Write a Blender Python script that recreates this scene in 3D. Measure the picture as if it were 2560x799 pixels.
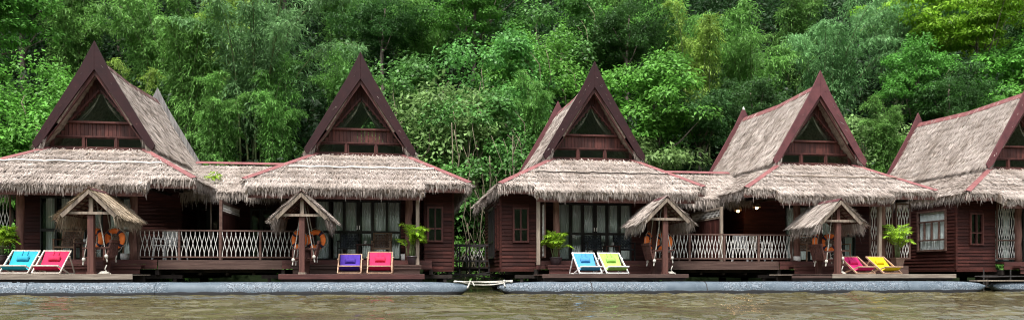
import bpy, math, random
import numpy as np
from mathutils import Vector
PI = math.pi
for o in list(bpy.data.objects): bpy.data.objects.remove(o)
SC = bpy.context.scene
COL = SC.collection
EYE = 0.53
# ---------------------------------------------------------------- camera, light, exposure
cam_d = bpy.data.cameras.new('camera'); cam = bpy.data.objects.new('camera', cam_d); COL.objects.link(cam)
cam.location = (0, 0, EYE); cam.rotation_euler = (math.radians(90), 0, math.radians(-8.2))
cam_d.sensor_width = 36; cam_d.lens = 36 * 1900 / 2560; cam_d.shift_y = 283.5 / 2560
cam_d.clip_start = 0.1; cam_d.clip_end = 2000
SC.camera = cam
SUN_EL, SUN_AZ = math.radians(66), math.radians(202)      # azimuth clockwise from +Y: high, behind the camera and to the left
w = bpy.data.worlds.new("World"); SC.world = w; w.use_nodes = True
nt = w.node_tree; bg = nt.nodes['Background']
sky = nt.nodes.new('ShaderNodeTexSky'); sky.sky_type = 'NISHITA'; sky.sun_disc = False
sky.sun_elevation = SUN_EL; sky.sun_rotation = SUN_AZ; sky.dust_density = 4.0; sky.air_density = 1.0
hsv = nt.nodes.new('ShaderNodeHueSaturation'); hsv.inputs['Saturation'].default_value = 0.35
nt.links.new(sky.outputs[0], hsv.inputs['Color']); nt.links.new(hsv.outputs[0], bg.inputs[0])
bg.inputs[1].default_value = 0.15
sd = bpy.data.lights.new('sun', 'SUN'); sd.energy = 2.3; sd.angle = math.radians(8); sd.color = (1, .96, .9)
sun = bpy.data.objects.new('sun', sd); COL.objects.link(sun)
dv = Vector((math.sin(SUN_AZ) * math.cos(SUN_EL), math.cos(SUN_AZ) * math.cos(SUN_EL), math.sin(SUN_EL)))
sun.rotation_euler = dv.to_track_quat('Z', 'Y').to_euler(); sun.location = (0, 0, 40)
SC.view_settings.view_transform = 'Standard'; SC.view_settings.look = 'None'
SC.view_settings.gamma = 1; SC.view_settings.exposure = 1.25
try:
    SC.cycles.filter_width = 1.05; SC.cycles.max_bounces = 6; SC.cycles.transparent_max_bounces = 12; SC.cycles.diffuse_bounces = 3
except Exception: pass

# ---------------------------------------------------------------- materials
def mat(name, c1, c2=None, rough=.7, scale=4, stretch=(1, 1, 1), island=0.0, bump=0.0, spec=.3, metal=0, detail=6,
        lo=.35, hi=.65, c3=None, transl=0.0, objvar=0.0, emit=None, sheen=0):
    m = bpy.data.materials.new(name); m.use_nodes = True; n = m.node_tree; L = n.links
    b = n.nodes['Principled BSDF']; out = n.nodes['Material Output']
    b.inputs['Roughness'].default_value = rough; b.inputs['Metallic'].default_value = metal
    b.inputs['Specular IOR Level'].default_value = spec
    c2 = c2 or tuple(x * .6 for x in c1)
    tc = n.nodes.new('ShaderNodeTexCoord'); mp = n.nodes.new('ShaderNodeMapping'); mp.inputs['Scale'].default_value = stretch
    nz = n.nodes.new('ShaderNodeTexNoise'); nz.inputs['Scale'].default_value = scale; nz.inputs['Detail'].default_value = detail
    nz.inputs['Roughness'].default_value = .65
    L.new(tc.outputs['Object'], mp.inputs[0]); L.new(mp.outputs[0], nz.inputs['Vector'])
    r = n.nodes.new('ShaderNodeValToRGB'); r.color_ramp.elements[0].position = lo; r.color_ramp.elements[1].position = hi
    r.color_ramp.elements[0].color = (*c2, 1); r.color_ramp.elements[1].color = (*c1, 1)
    if c3:
        e = r.color_ramp.elements.new(min(.98, hi + .08)); e.color = (*c3, 1)
    L.new(nz.outputs['Fac'], r.inputs[0]); colr = r.outputs[0]
    if island or objvar:
        g = n.nodes.new('ShaderNodeNewGeometry'); h = n.nodes.new('ShaderNodeHueSaturation')
        L.new(colr, h.inputs['Color'])
        mr = n.nodes.new('ShaderNodeMapRange'); mr.inputs['To Min'].default_value = 1 - island; mr.inputs['To Max'].default_value = 1 + island
        L.new(g.outputs['Random Per Island'], mr.inputs['Value'])
        v = mr.outputs[0]
        if objvar:
            oi = n.nodes.new('ShaderNodeObjectInfo'); m2 = n.nodes.new('ShaderNodeMapRange')
            m2.inputs['To Min'].default_value = 1 - objvar; m2.inputs['To Max'].default_value = 1 + objvar
            L.new(oi.outputs['Random'], m2.inputs['Value'])
            mu = n.nodes.new('ShaderNodeMath'); mu.operation = 'MULTIPLY'; L.new(v, mu.inputs[0]); L.new(m2.outputs[0], mu.inputs[1]); v = mu.outputs[0]
            m3 = n.nodes.new('ShaderNodeMapRange'); m3.inputs['To Min'].default_value = .5 - objvar * .03; m3.inputs['To Max'].default_value = .5 + objvar * .03
            L.new(oi.outputs['Random'], m3.inputs['Value']); L.new(m3.outputs[0], h.inputs['Hue'])
        L.new(v, h.inputs['Value']); colr = h.outputs[0]
    L.new(colr, b.inputs['Base Color'])
    if bump:
        bp = n.nodes.new('ShaderNodeBump'); bp.inputs['Strength'].default_value = bump; bp.inputs['Distance'].default_value = .02
        L.new(nz.outputs['Fac'], bp.inputs['Height']); L.new(bp.outputs[0], b.inputs['Normal'])
    if transl:
        t = n.nodes.new('ShaderNodeBsdfTranslucent'); mx = n.nodes.new('ShaderNodeMixShader'); mx.inputs[0].default_value = transl
        L.new(colr, t.inputs['Color']); L.new(b.outputs[0], mx.inputs[1]); L.new(t.outputs[0], mx.inputs[2]); L.new(mx.outputs[0], out.inputs[0])
    if emit:
        b.inputs['Emission Color'].default_value = (*emit[0], 1); b.inputs['Emission Strength'].default_value = emit[1]
    return m
M = {}
M['thatch'] = mat('thatch', (.43, .375, .335), (.235, .195, .165), .95, 1.1, island=.28, objvar=.05, spec=.1, detail=5, lo=.3, hi=.62)
M['thatch_base'] = mat('thatch_base', (.33, .27, .22), (.14, .10, .075), .95, 9, (1, 1, 1), bump=.6, spec=.1)
M['thatch_old'] = mat('thatch_old', (.44, .36, .27), (.28, .22, .15), .95, 1.5, island=.4, spec=.1)
M['clap'] = mat('clapboard_paint', (.058, .0165, .0125), (.026, .009, .0075), .65, 2.2, (.6, .6, 6), island=.3, spec=.15, bump=.2)
M['board'] = mat('gable_board', (.085, .026, .020), (.036, .012, .010), .6, 2.5, (6, 6, .6), island=.35, spec=.3, bump=.2)
M['barge'] = mat('barge_board_paint', (.034, .0112, .0125), (.019, .0075, .0085), .6, 3.5, (1, 1, 1), spec=.2, bump=.15, lo=.3, hi=.66, c3=(.10, .05, .045))
M['barge_red'] = mat('barge_board_red', (.125, .043, .046), (.07, .026, .029), .6, 3, (1, 1, 1), spec=.25, bump=.15, lo=.3, hi=.66, c3=(.27, .13, .125))
M['barge_grey'] = mat('barge_board_grey', (.24, .23, .22), (.08, .075, .075), .8, 3, (6, 6, .7), bump=.4, lo=.35, hi=.6)
M['cap'] = mat('red_metal_cap', (.225, .088, .085), (.15, .055, .055), .6, 4, spec=.2, c3=(.34, .20, .19))
M['capdark'] = mat('brown_cap', (.12, .05, .045), (.07, .03, .03), .6, 3)
M['deckred'] = mat('deck_red_wood', (.10, .036, .030), (.05, .019, .017), .55, 3, (.5, 3, 5), island=.25, bump=.3)
M['deckgrey'] = mat('deck_grey_wood', (.30, .25, .20), (.15, .115, .09), .8, 3, (.5, 3, 6), island=.2, bump=.4)
M['deckbrown'] = mat('deck_brown_wood', (.10, .06, .048), (.05, .027, .022), .7, 3, (.5, 3, 6), island=.25, bump=.4)
M['post'] = mat('post_wood', (.125, .052, .040), (.06, .025, .020), .65, 3, (4, 4, .5), bump=.4)
M['log'] = mat('log_bark', (.22, .115, .09), (.09, .04, .032), .8, 4, (3, 3, .6), bump=1.0, lo=.3, hi=.7)
M['greypost'] = mat('weathered_post', (.30, .245, .19), (.13, .10, .08), .85, 4, (5, 5, .5), bump=.5)
M['rail'] = mat('rail_wood', (.13, .075, .058), (.065, .033, .026), .7, 3, (.6, 3, 3), bump=.3)
M['white'] = mat('white_paint', (.78, .77, .74), (.55, .54, .51), .6, 8, lo=.25, hi=.5)
M['trellis'] = mat('trellis_paint', (.60, .585, .55), (.40, .385, .35), .6, 8, lo=.25, hi=.5)
M['rope'] = mat('white_rope', (.58, .56, .50), (.34, .32, .28), .9, 40, lo=.35, hi=.6, bump=.5)
M['black'] = mat('dark_frame', (.014, .012, .012), (.008, .007, .007), .4, 5, spec=.4)
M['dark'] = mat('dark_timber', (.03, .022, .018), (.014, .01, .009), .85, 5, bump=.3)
M['steel'] = mat('rusty_steel', (.045, .04, .04), (.02, .017, .016), .6, 8, bump=.3)
M['curtain'] = mat('curtain_cloth', (.78, .82, .80), (.68, .72, .70), .9, 3)
M['curtain_gold'] = mat('sheer_curtain', (.26, .24, .18), (.16, .15, .11), .9, 8, (6, 6, .8))
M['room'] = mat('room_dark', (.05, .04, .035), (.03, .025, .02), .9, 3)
M['orange'] = mat('ring_orange', (1.0, .25, .05), (.92, .20, .04), .5, 6)
M['navy'] = mat('ring_band', (.035, .022, .06), (.03, .02, .04), .6, 6)
M['frame'] = mat('chair_frame', (.62, .57, .50), (.38, .31, .25), .7, 12, lo=.3, hi=.55)
M['frame_wood'] = mat('chair_frame_wood', (.42, .27, .18), (.24, .14, .09), .7, 12, lo=.3, hi=.55)
M['rattan'] = mat('brown_rattan', (.30, .19, .14), (.14, .08, .06), .7, 30, island=.3)
M['rattan_grey'] = mat('dark_rattan', (.06, .07, .09), (.03, .035, .045), .6, 30, island=.3)
M['pot'] = mat('dark_pot', (.06, .045, .05), (.035, .025, .03), .35, 5, spec=.5)
M['potbrown'] = mat('brown_pot', (.24, .16, .12), (.13, .08, .06), .7, 5)
M['potwhite'] = mat('white_pot', (.75, .74, .70), (.6, .58, .54), .4, 6)
M['lamp_shade'] = mat('lamp_shade', (.20, .14, .09), (.12, .08, .05), .8, 8)
M['bulb'] = mat('bulb', (1, .8, .5), (1, .8, .5), .5, 1, emit=((1, .62, .28), 5))
M['soil'] = mat('hillside_soil', spec=.0, c1=(.012, .017, .008), c2=(.006, .010, .004), rough=.95, scale=.8)
M['bark'] = mat('tree_bark', (.17, .14, .11), (.07, .055, .045), .9, 5, (3, 3, .5), bump=.6)
M['vine'] = mat('vine_stem', (.20, .17, .11), (.08, .065, .045), .9, 5)
M['culm'] = mat('bamboo_culm', (.14, .17, .07), (.07, .10, .035), .5, 2, (2, 2, .6))
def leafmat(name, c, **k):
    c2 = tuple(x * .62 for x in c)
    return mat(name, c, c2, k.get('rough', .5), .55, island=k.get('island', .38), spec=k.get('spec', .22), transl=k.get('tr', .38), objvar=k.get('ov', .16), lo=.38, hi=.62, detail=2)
M['lf_mid'] = leafmat('leaf_mid_green', (0.106, 0.288, 0.045))
M['lf_dark'] = leafmat('leaf_dark_green', (0.051, 0.136, 0.032))  # dark green leaf, deepened to put shade into the pockets behind the roofs
M['lf_light'] = leafmat('leaf_light_green', (0.143, 0.363, 0.055))
M['lf_vine'] = leafmat('leaf_vine', (0.110, 0.287, 0.061), spec=.3, rough=.45)
M['lf_pale'] = leafmat('leaf_pale', (0.219, 0.362, 0.116))
M['lf_yel'] = leafmat('leaf_yellow_green', (0.258, 0.501, 0.041))
M['lf_bam'] = leafmat('leaf_bamboo', (0.164, 0.368, 0.075))
M['lf_bamy'] = leafmat('leaf_bamboo_yellow', (0.250, 0.396, 0.066))
M['lf_bamg'] = leafmat('leaf_bamboo_bluish', (0.183, 0.378, 0.136))
M['lf_under'] = leafmat('leaf_undergrowth', (.026, .070, .020))  # kept very dark: the shade of the gaps between trees is in this colour
M['palm'] = leafmat('leaf_palm', (0.360, 0.600, 0.050), ov=.05)
FAB = {}
for nm, c in dict(turquoise=(.03, .31, .43), crimson=(.52, .028, .085), purple=(.065, .032, .27), rose=(.56, .028, .09), sky=(.07, .27, .50),
                  lime=(.31, .52, .11), magenta=(.60, .03, .16), yellow=(.66, .52, .015)).items():
    FAB[nm] = mat('fabric_' + nm, c, tuple(x * .78 for x in c), .85, 5, spec=.1, bump=.35)
    FAB[nm + '_p'] = mat('cushion_' + nm, tuple(x * .86 for x in c), tuple(x * .72 for x in c), .85, 14, spec=.15)
def glassmat():
    m = bpy.data.materials.new('window_glass'); m.use_nodes = True; n = m.node_tree; L = n.links
    n.nodes.remove(n.nodes['Principled BSDF']); out = n.nodes['Material Output']
    t = n.nodes.new('ShaderNodeBsdfTransparent'); t.inputs[0].default_value = (.95, .97, .97, 1)
    g = n.nodes.new('ShaderNodeBsdfGlossy'); g.inputs['Roughness'].default_value = .03; g.inputs[0].default_value = (.9, .95, .95, 1)
    f = n.nodes.new('ShaderNodeFresnel'); f.inputs[0].default_value = 1.5
    ma = n.nodes.new('ShaderNodeMath'); ma.operation = 'ADD'; ma.inputs[1].default_value = .0; L.new(f.outputs[0], ma.inputs[0])
    ge = n.nodes.new('ShaderNodeNewGeometry'); iv = n.nodes.new('ShaderNodeMath'); iv.operation = 'SUBTRACT'; iv.inputs[0].default_value = 1; L.new(ge.outputs['Backfacing'], iv.inputs[1])
    mb_ = n.nodes.new('ShaderNodeMath'); mb_.operation = 'MULTIPLY'; L.new(ma.outputs[0], mb_.inputs[0]); L.new(iv.outputs[0], mb_.inputs[1])
    mx = n.nodes.new('ShaderNodeMixShader'); L.new(mb_.outputs[0], mx.inputs[0]); L.new(t.outputs[0], mx.inputs[1]); L.new(g.outputs[0], mx.inputs[2])
    L.new(mx.outputs[0], out.inputs[0]); return m
M['glass'] = glassmat()
# painted steel of the pontoons: blue grey paint, flaking to dark steel and white scrapes in patches, wet and dark near the water
def pontoonmat():
    m = bpy.data.materials.new('pontoon_paint'); m.use_nodes = True; n = m.node_tree; L = n.links; b = n.nodes['Principled BSDF']
    b.inputs['Roughness'].default_value = .6; b.inputs['Specular IOR Level'].default_value = .3
    tc = n.nodes.new('ShaderNodeTexCoord')
    def nz(sc, st, det=5):
        mp = n.nodes.new('ShaderNodeMapping'); mp.inputs['Scale'].default_value = st; L.new(tc.outputs['Object'], mp.inputs[0])
        q = n.nodes.new('ShaderNodeTexNoise'); q.inputs['Scale'].default_value = sc; q.inputs['Detail'].default_value = det; L.new(mp.outputs[0], q.inputs['Vector']); return q.outputs['Fac']
    def ramp(v, a, c0, bb, c1):
        r = n.nodes.new('ShaderNodeValToRGB'); r.color_ramp.elements[0].position = a; r.color_ramp.elements[1].position = bb
        r.color_ramp.elements[0].color = c0; r.color_ramp.elements[1].color = c1; L.new(v, r.inputs[0]); return r.outputs[0]
    def mix(f, a, c):
        x = n.nodes.new('ShaderNodeMix'); x.data_type = 'RGBA'; L.new(f, x.inputs[0]); L.new(a, x.inputs[6]); L.new(c, x.inputs[7]); return x.outputs[2]
    base = ramp(nz(3, (1, 1, 1)), .3, (.052, .074, .095, 1), .7, (.098, .125, .15, 1))
    flake = ramp(nz(30, (1, 1, 1.3), 8), .42, (.018, .023, .032, 1), .6, (.21, .245, .28, 1))
    zone = ramp(nz(.32, (1, 0, 0), 2), .42, (0, 0, 0, 1), .50, (1, 1, 1, 1))
    patch = ramp(nz(14, (1, 1, 1)), .43, (0, 0, 0, 1), .52, (.85, .85, .85, 1))
    mu = n.nodes.new('ShaderNodeMath'); mu.operation = 'MULTIPLY'; L.new(zone, mu.inputs[0]); L.new(patch, mu.inputs[1])
    c = mix(mu.outputs[0], base, flake)
    sp = n.nodes.new('ShaderNodeSeparateXYZ'); L.new(tc.outputs['Object'], sp.inputs[0])
    ad = n.nodes.new('ShaderNodeMath'); ad.operation = 'MULTIPLY_ADD'; L.new(nz(2.5, (1, 1, 1)), ad.inputs[0]); ad.inputs[1].default_value = .10; L.new(sp.outputs['Z'], ad.inputs[2])
    wet = ramp(ad.outputs[0], .125, (1, 1, 1, 1), .145, (0, 0, 0, 1))
    dk = n.nodes.new('ShaderNodeRGB'); dk.outputs[0].default_value = (.018, .018, .02, 1)
    c = mix(wet, c, dk.outputs[0]); L.new(c, b.inputs['Base Color'])
    return m
M['pontoon'] = pontoonmat()
def watermat():
    m = bpy.data.materials.new('river_water'); m.use_nodes = True; n = m.node_tree; L = n.links; b = n.nodes['Principled BSDF']
    b.inputs['Roughness'].default_value = .06; b.inputs['IOR'].default_value = 1.333; b.inputs['Specular IOR Level'].default_value = .5
    tc = n.nodes.new('ShaderNodeTexCoord'); mp = n.nodes.new('ShaderNodeMapping'); mp.inputs['Scale'].default_value = (.5, 1.2, 1); L.new(tc.outputs['Object'], mp.inputs[0])
    q = n.nodes.new('ShaderNodeTexNoise'); q.inputs['Scale'].default_value = 1.0; q.inputs['Detail'].default_value = 6; L.new(mp.outputs[0], q.inputs['Vector'])
    r = n.nodes.new('ShaderNodeValToRGB'); r.color_ramp.elements[0].position = .35; r.color_ramp.elements[0].color = (.044, .038, .016, 1)
    r.color_ramp.elements[1].position = .7; r.color_ramp.elements[1].color = (.095, .083, .038, 1); L.new(q.outputs['Fac'], r.inputs[0]); L.new(r.outputs[0], b.inputs['Base Color'])
    q2 = n.nodes.new('ShaderNodeTexNoise'); q2.inputs['Scale'].default_value = 9; q2.inputs['Detail'].default_value = 6; L.new(tc.outputs['Object'], q2.inputs['Vector'])
    bp = n.nodes.new('ShaderNodeBump'); bp.inputs['Strength'].default_value = .5; bp.inputs['Distance'].default_value = .02; L.new(q2.outputs['Fac'], bp.inputs['Height']); L.new(bp.outputs[0], b.inputs['Normal'])
    return m
M['water'] = watermat()

# ---------------------------------------------------------------- helpers
ORG = {}
def org(p): return ORG.get(p.name, Vector((0, 0, 0))) if p else Vector((0, 0, 0))
def tag(o, label=None, cat=None, group=None, kind=None):
    if label: o['label'] = label
    if cat: o['category'] = cat
    if group: o['group'] = group
    if kind: o['kind'] = kind
    return o
def thing(name, loc, label, cat, group=None):
    o = bpy.data.objects.new(name, None); o.empty_display_size = .2; COL.objects.link(o); o.location = loc
    ORG[o.name] = Vector(loc); return tag(o, label, cat, group)
def link_mesh(name, me, m, parent, loc=None):
    if m: me.materials.append(m)
    o = bpy.data.objects.new(name, me); COL.objects.link(o)
    if parent: o.parent = parent; ORG[o.name] = org(parent)
    if loc is not None: o.location = loc
    return o
def npmesh(name, V, Q, parent=None, m=None, smooth=False, loc=None):
    """V (n,3), Q (k,4) quads in world coordinates"""
    V = np.asarray(V, dtype=np.float32); Q = np.asarray(Q, dtype=np.int32)
    og = org(parent)
    if loc is not None and not parent: og = Vector(loc)
    V = V - np.array([og.x, og.y, og.z], dtype=np.float32)
    me = bpy.data.meshes.new(name); me.vertices.add(len(V)); me.vertices.foreach_set('co', V.ravel())
    k = len(Q); me.loops.add(k * 4); me.loops.foreach_set('vertex_index', Q.ravel()); me.polygons.add(k)
    me.polygons.foreach_set('loop_start', np.arange(k, dtype=np.int32) * 4); me.polygons.foreach_set('loop_total', np.full(k, 4, dtype=np.int32))
    if smooth: me.polygons.foreach_set('use_smooth', np.ones(k, dtype=bool))
    me.update(calc_edges=True)
    return link_mesh(name, me, m, parent, loc if not parent else None)
class MB:
    def __init__(s): s.v = []; s.f = []
    def add(s, vs, fs):
        b = len(s.v); s.v += [tuple(x) for x in vs]; s.f += [tuple(i + b for i in f) for f in fs]
    def box(s, x0, x1, y0, y1, z0, z1):
        s.add([(x0, y0, z0), (x1, y0, z0), (x1, y1, z0), (x0, y1, z0), (x0, y0, z1), (x1, y0, z1), (x1, y1, z1), (x0, y1, z1)],
              [(0, 3, 2, 1), (4, 5, 6, 7), (0, 1, 5, 4), (1, 2, 6, 5), (2, 3, 7, 6), (3, 0, 4, 7)]); return s
    def bar(s, a, b, w_, h_, up=(0, 0, 1)):
        a = Vector(a); b = Vector(b); d = (b - a).normalized(); up = Vector(up)
        if abs(d.dot(up)) > .98: up = Vector((0, 1, 0))
        r = d.cross(up).normalized() * w_ / 2; u = r.cross(d).normalized() * h_ / 2
        vs = [a - r - u, a + r - u, a + r + u, a - r + u, b - r - u, b + r - u, b + r + u, b - r + u]
        s.add(vs, [(0, 1, 2, 3), (4, 7, 6, 5), (0, 4, 5, 1), (1, 5, 6, 2), (2, 6, 7, 3), (3, 7, 4, 0)]); return s
    def tube(s, pts, r, n=8, closed=False):
        pts = [Vector(p) for p in pts]; rs = r if isinstance(r, (list, tuple)) else [r] * len(pts); N = len(pts); b = len(s.v); prev = None
        for i, p in enumerate(pts):
            if closed: d = pts[(i + 1) % N] - pts[i - 1]
            else: d = pts[min(i + 1, N - 1)] - pts[max(i - 1, 0)]
            d.normalize()
            up = Vector((0, 0, 1)) if abs(d.z) < .95 else Vector((0, 1, 0))
            if prev is None: x = d.cross(up).normalized()
            else:
                x = prev - d * prev.dot(d); x.normalize()
            prev = x; y = d.cross(x)
            for k in range(n):
                a = 2 * PI * k / n; q = p + (x * math.cos(a) + y * math.sin(a)) * rs[i]; s.v.append(tuple(q))
        for i in range(N if closed else N - 1):
            j = (i + 1) % N
            for k in range(n):
                k2 = (k + 1) % n; s.f.append((b + i * n + k, b + i * n + k2, b + j * n + k2, b + j * n + k))
        if not closed: s.f.append(tuple(b + k for k in range(n))[::-1]); s.f.append(tuple(b + (N - 1) * n + k for k in range(n)))
        return s
    def lathe(s, c, prof, n=20):
        b = len(s.v)
        for r, z in prof:
            for k in range(n): a = 2 * PI * k / n; s.v.append((c[0] + r * math.cos(a), c[1] + r * math.sin(a), c[2] + z))
        for i in range(len(prof) - 1):
            for k in range(n): k2 = (k + 1) % n; s.f.append((b + i * n + k, b + i * n + k2, b + (i + 1) * n + k2, b + (i + 1) * n + k))
        return s
    def prism(s, poly, off):
        off = Vector(off); n = len(poly); vs = [Vector(p) for p in poly]; vs += [p + off for p in vs]
        s.add(vs, [tuple(range(n)), tuple(range(2 * n - 1, n - 1, -1))] + [(i, i + n, (i + 1) % n + n, (i + 1) % n) for i in range(n)]); return s
    def ball(s, c, r, sx=1, sy=1, sz=1, n=10):
        b = len(s.v); R = n // 2
        for i in range(R + 1):
            th = PI * i / R
            for k in range(n):
                a = 2 * PI * k / n; s.v.append((c[0] + r * sx * math.sin(th) * math.cos(a), c[1] + r * sy * math.sin(th) * math.sin(a), c[2] + r * sz * math.cos(th)))
        for i in range(R):
            for k in range(n): k2 = (k + 1) % n; s.f.append((b + i * n + k, b + (i + 1) * n + k, b + (i + 1) * n + k2, b + i * n + k2))
        return s
    def build(s, name, m, parent=None, smooth=False, bevel=0, loc=None):
        og = org(parent)
        if loc is not None and not parent: og = Vector(loc)
        me = bpy.data.meshes.new(name); me.from_pydata([(x - og.x, y - og.y, z - og.z) for x, y, z in s.v], [], s.f); me.update()
        if smooth:
            for p in me.polygons: p.use_smooth = True
        o = link_mesh(name, me, m, parent, loc if not parent else None)
        if bevel:
            md = o.modifiers.new('bevel', 'BEVEL'); md.width = bevel; md.segments = 2; md.limit_method = 'ANGLE'
        return o
def copy_tree(o, parent=None):
    c = o.copy(); COL.objects.link(c)
    if parent: c.parent = parent
    for ch in [x for x in KIDS.get(o.name, o.children)]: copy_tree(ch, c)
    return c
KIDS = {}

# blades: tapering straws with a bend, numpy
def blades(P, D, S, L, W, droop, tipw=.25):
    """P start, D direction, S side (unit), L length, W width, droop vec at the tip; 6 verts, 2 quads"""
    n = len(P); L = L[:, None]; W = W[:, None]
    m = P + D * L * .55 + droop * .3; t = P + D * L + droop
    V = np.stack([P - S * W / 2, P + S * W / 2, m + S * W * .45, m - S * W * .45, t + S * W * tipw / 2, t - S * W * tipw / 2], 1).reshape(-1, 3)
    b = (np.arange(n) * 6)[:, None]; Q = np.concatenate([b + [0, 1, 2, 3], b + [3, 2, 4, 5]], 0)
    return V, Q
def cat(parts):
    Vs = []; Qs = []; k = 0
    for V, Q in parts: Vs.append(V); Qs.append(Q + k); k += len(V)
    return np.concatenate(Vs), np.concatenate(Qs)
def nrm(a): return a / (np.linalg.norm(a, axis=-1, keepdims=True) + 1e-9)
def snoise(x, seed, fr=(1.3, 3.1, 7.7)):
    r = np.random.RandomState(seed); o = 0
    for f in fr: o = o + np.sin(x * f + r.rand() * 6.3) / len(fr)
    return o
def thatch_plane(tl, tr, br, bl, rng, dens=230, course=.28, lenr=(.14, .30)):
    """straws lying on the quad, downslope; returns V,Q"""
    tl, tr, br, bl = [np.array(p, float) for p in (tl, tr, br, bl)]
    area = .5 * (np.linalg.norm(np.cross(tr - tl, bl - tl)) + np.linalg.norm(np.cross(tr - br, bl - br)))
    n = int(area * dens * 2.8); wt = np.linalg.norm(tr - tl); wb = np.linalg.norm(br - bl)
    s = rng.rand(n); t = rng.rand(n)
    if wt < wb * .8: t = np.sqrt(t) if wt < .3 * wb else t ** .75
    H = np.linalg.norm((bl + br - tl - tr) / 2); nc = max(1, round(H / course))
    snap = rng.rand(n) < .55; tc_ = (np.floor(t * nc) + .80 + rng.randn(n) * .06) / nc
    t = np.where(snap, np.clip(tc_, 0, 1), t)
    N = nrm(np.cross(br - bl, tl - bl)); 
    if N[2] < 0: N = -N
    P = (tl + (tr - tl) * s[:, None]) * (1 - t)[:, None] + (bl + (br - bl) * s[:, None]) * t[:, None]
    dn = nrm((bl + br - tl - tr) / 2); side0 = nrm(np.cross(dn, N))
    ang = rng.randn(n) * .28 + .22 * snoise(s * wb * 2, rng.randint(9999))
    D = nrm(dn * np.cos(ang)[:, None] + side0 * np.sin(ang)[:, None] + N * (rng.rand(n) * .22 - .02)[:, None])
    S = nrm(np.cross(D, N) + N * (rng.randn(n) * .45)[:, None])
    L = rng.uniform(*lenr, n); P = P - dn * L[:, None] * .35 + N * (rng.rand(n) * .035 + .015)[:, None]
    return blades(P, D, S, L, rng.uniform(.007, .021, n), N * -.0 + np.array([0, 0, -.02]) * rng.rand(n)[:, None])
def fringe(p0, p1, dn, rng, per=95, L=(.22, .42), back=.15, down=.55, clump=.5, layers=3):
    p0 = np.array(p0, float); p1 = np.array(p1, float); dn = nrm(np.array(dn, float)); ln = np.linalg.norm(p1 - p0); ex = (p1 - p0) / ln
    out = []
    for k in range(layers):
        n = int(ln * per * 1.35); s = rng.rand(n) * ln; sd = rng.randint(9999)
        env = .72 + .28 * snoise(s, sd, (2.1, 6.3, 15., 29.)) ; env = np.clip(env, .3, 1.15)
        P = p0 + ex * s[:, None] - dn * (back * rng.rand(n) + .02 * k)[:, None] + np.array([0, 0, .05 - .05 * k])
        sw = clump * .35 * snoise(s, sd + 1, (5., 13., 31.)) + rng.randn(n) * .16
        D = nrm(dn * (1 - down) + np.array([0, 0, -down]) * (1 + .3 * k) + ex * sw[:, None] + rng.randn(n, 3) * .05)
        S = nrm(ex + rng.randn(n, 3) * .35)
        LL = rng.uniform(*L, n) * env; LL[rng.rand(n) < .03] *= 1.45
        out.append(blades(P, D, S, LL, rng.uniform(.008, .021, n), np.array([0, 0, -1]) * (LL * .25)[:, None], .1))
    return cat(out)
def slab(mb, pts, th, nx=14, ny=6, rng=None, amp=.02):
    """uneven slab over a quad tl,tr,br,bl"""
    tl, tr, br, bl = [Vector(p) for p in pts]; N = (br - bl).cross(tl - bl).normalized()
    if N.z < 0: N = -N
    b = len(mb.v); g = []
    for side in (0, 1):
        for j in range(ny + 1):
            for i in range(nx + 1):
                s = i / nx; t = j / ny; p = tl.lerp(tr, s).lerp(bl.lerp(br, s), t)
                a = (random.uniform(-amp, amp) if side == 0 and 0 < i < nx and 0 < j < ny else 0)
                p = p + N * (a - (th if side else 0)); mb.v.append(tuple(p))
    W = nx + 1; K = W * (ny + 1)
    for j in range(ny):
        for i in range(nx):
            a = b + j * W + i; mb.f.append((a, a + 1, a + W + 1, a + W)); c = a + K; mb.f.append((c, c + W, c + W + 1, c + 1))
    for i in range(nx):
        mb.f.append((b + i, b + K + i, b + K + i + 1, b + i + 1)); a = b + ny * W + i; mb.f.append((a, a + 1, a + K + 1, a + K))
    for j in range(ny):
        a = b + j * W; mb.f.append((a, a + W, a + W + K, a + K)); a = b + j * W + nx; mb.f.append((a, a + K, a + K + W, a + W))

def clap(mb, p0, p1, z0, z1, out, bh=.105):
    """lapped boards between plan points p0 and p1; out = outward unit (x, y)"""
    z = z0; ox, oy = out
    while z < z1 - .004:
        zt = min(z + bh, z1); lo = .030 + random.uniform(-.003, .003); hi = .008
        pr = [(0, z), (lo, z), (hi, zt), (0, zt)]
        vs = [(p0[0] + ox * a, p0[1] + oy * a, q) for a, q in pr] + [(p1[0] + ox * a, p1[1] + oy * a, q) for a, q in pr]
        mb.add(vs, [(0, 1, 2, 3), (7, 6, 5, 4), (0, 4, 5, 1), (1, 5, 6, 2), (2, 6, 7, 3), (3, 7, 4, 0)]); z = zt
def clap_wall(p0, p1, z0, z1, out, openings=()):
    """openings: (s0, s1, z0, z1) with s in metres from p0"""
    mb = MB(); d = Vector((p1[0] - p0[0], p1[1] - p0[1])); ln = d.length; d.normalize()
    at = lambda s: (p0[0] + d.x * s, p0[1] + d.y * s)
    s = 0
    for a, b, c, e in sorted(openings):
        if a > s: clap(mb, at(s), at(a), z0, z1, out)
        if c > z0: clap(mb, at(a), at(b), z0, c, out)
        if e < z1: clap(mb, at(a), at(b), e, z1, out)
        s = b
    if s < ln: clap(mb, at(s), at(ln), z0, z1, out)
    # backing skin
    return mb
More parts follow.
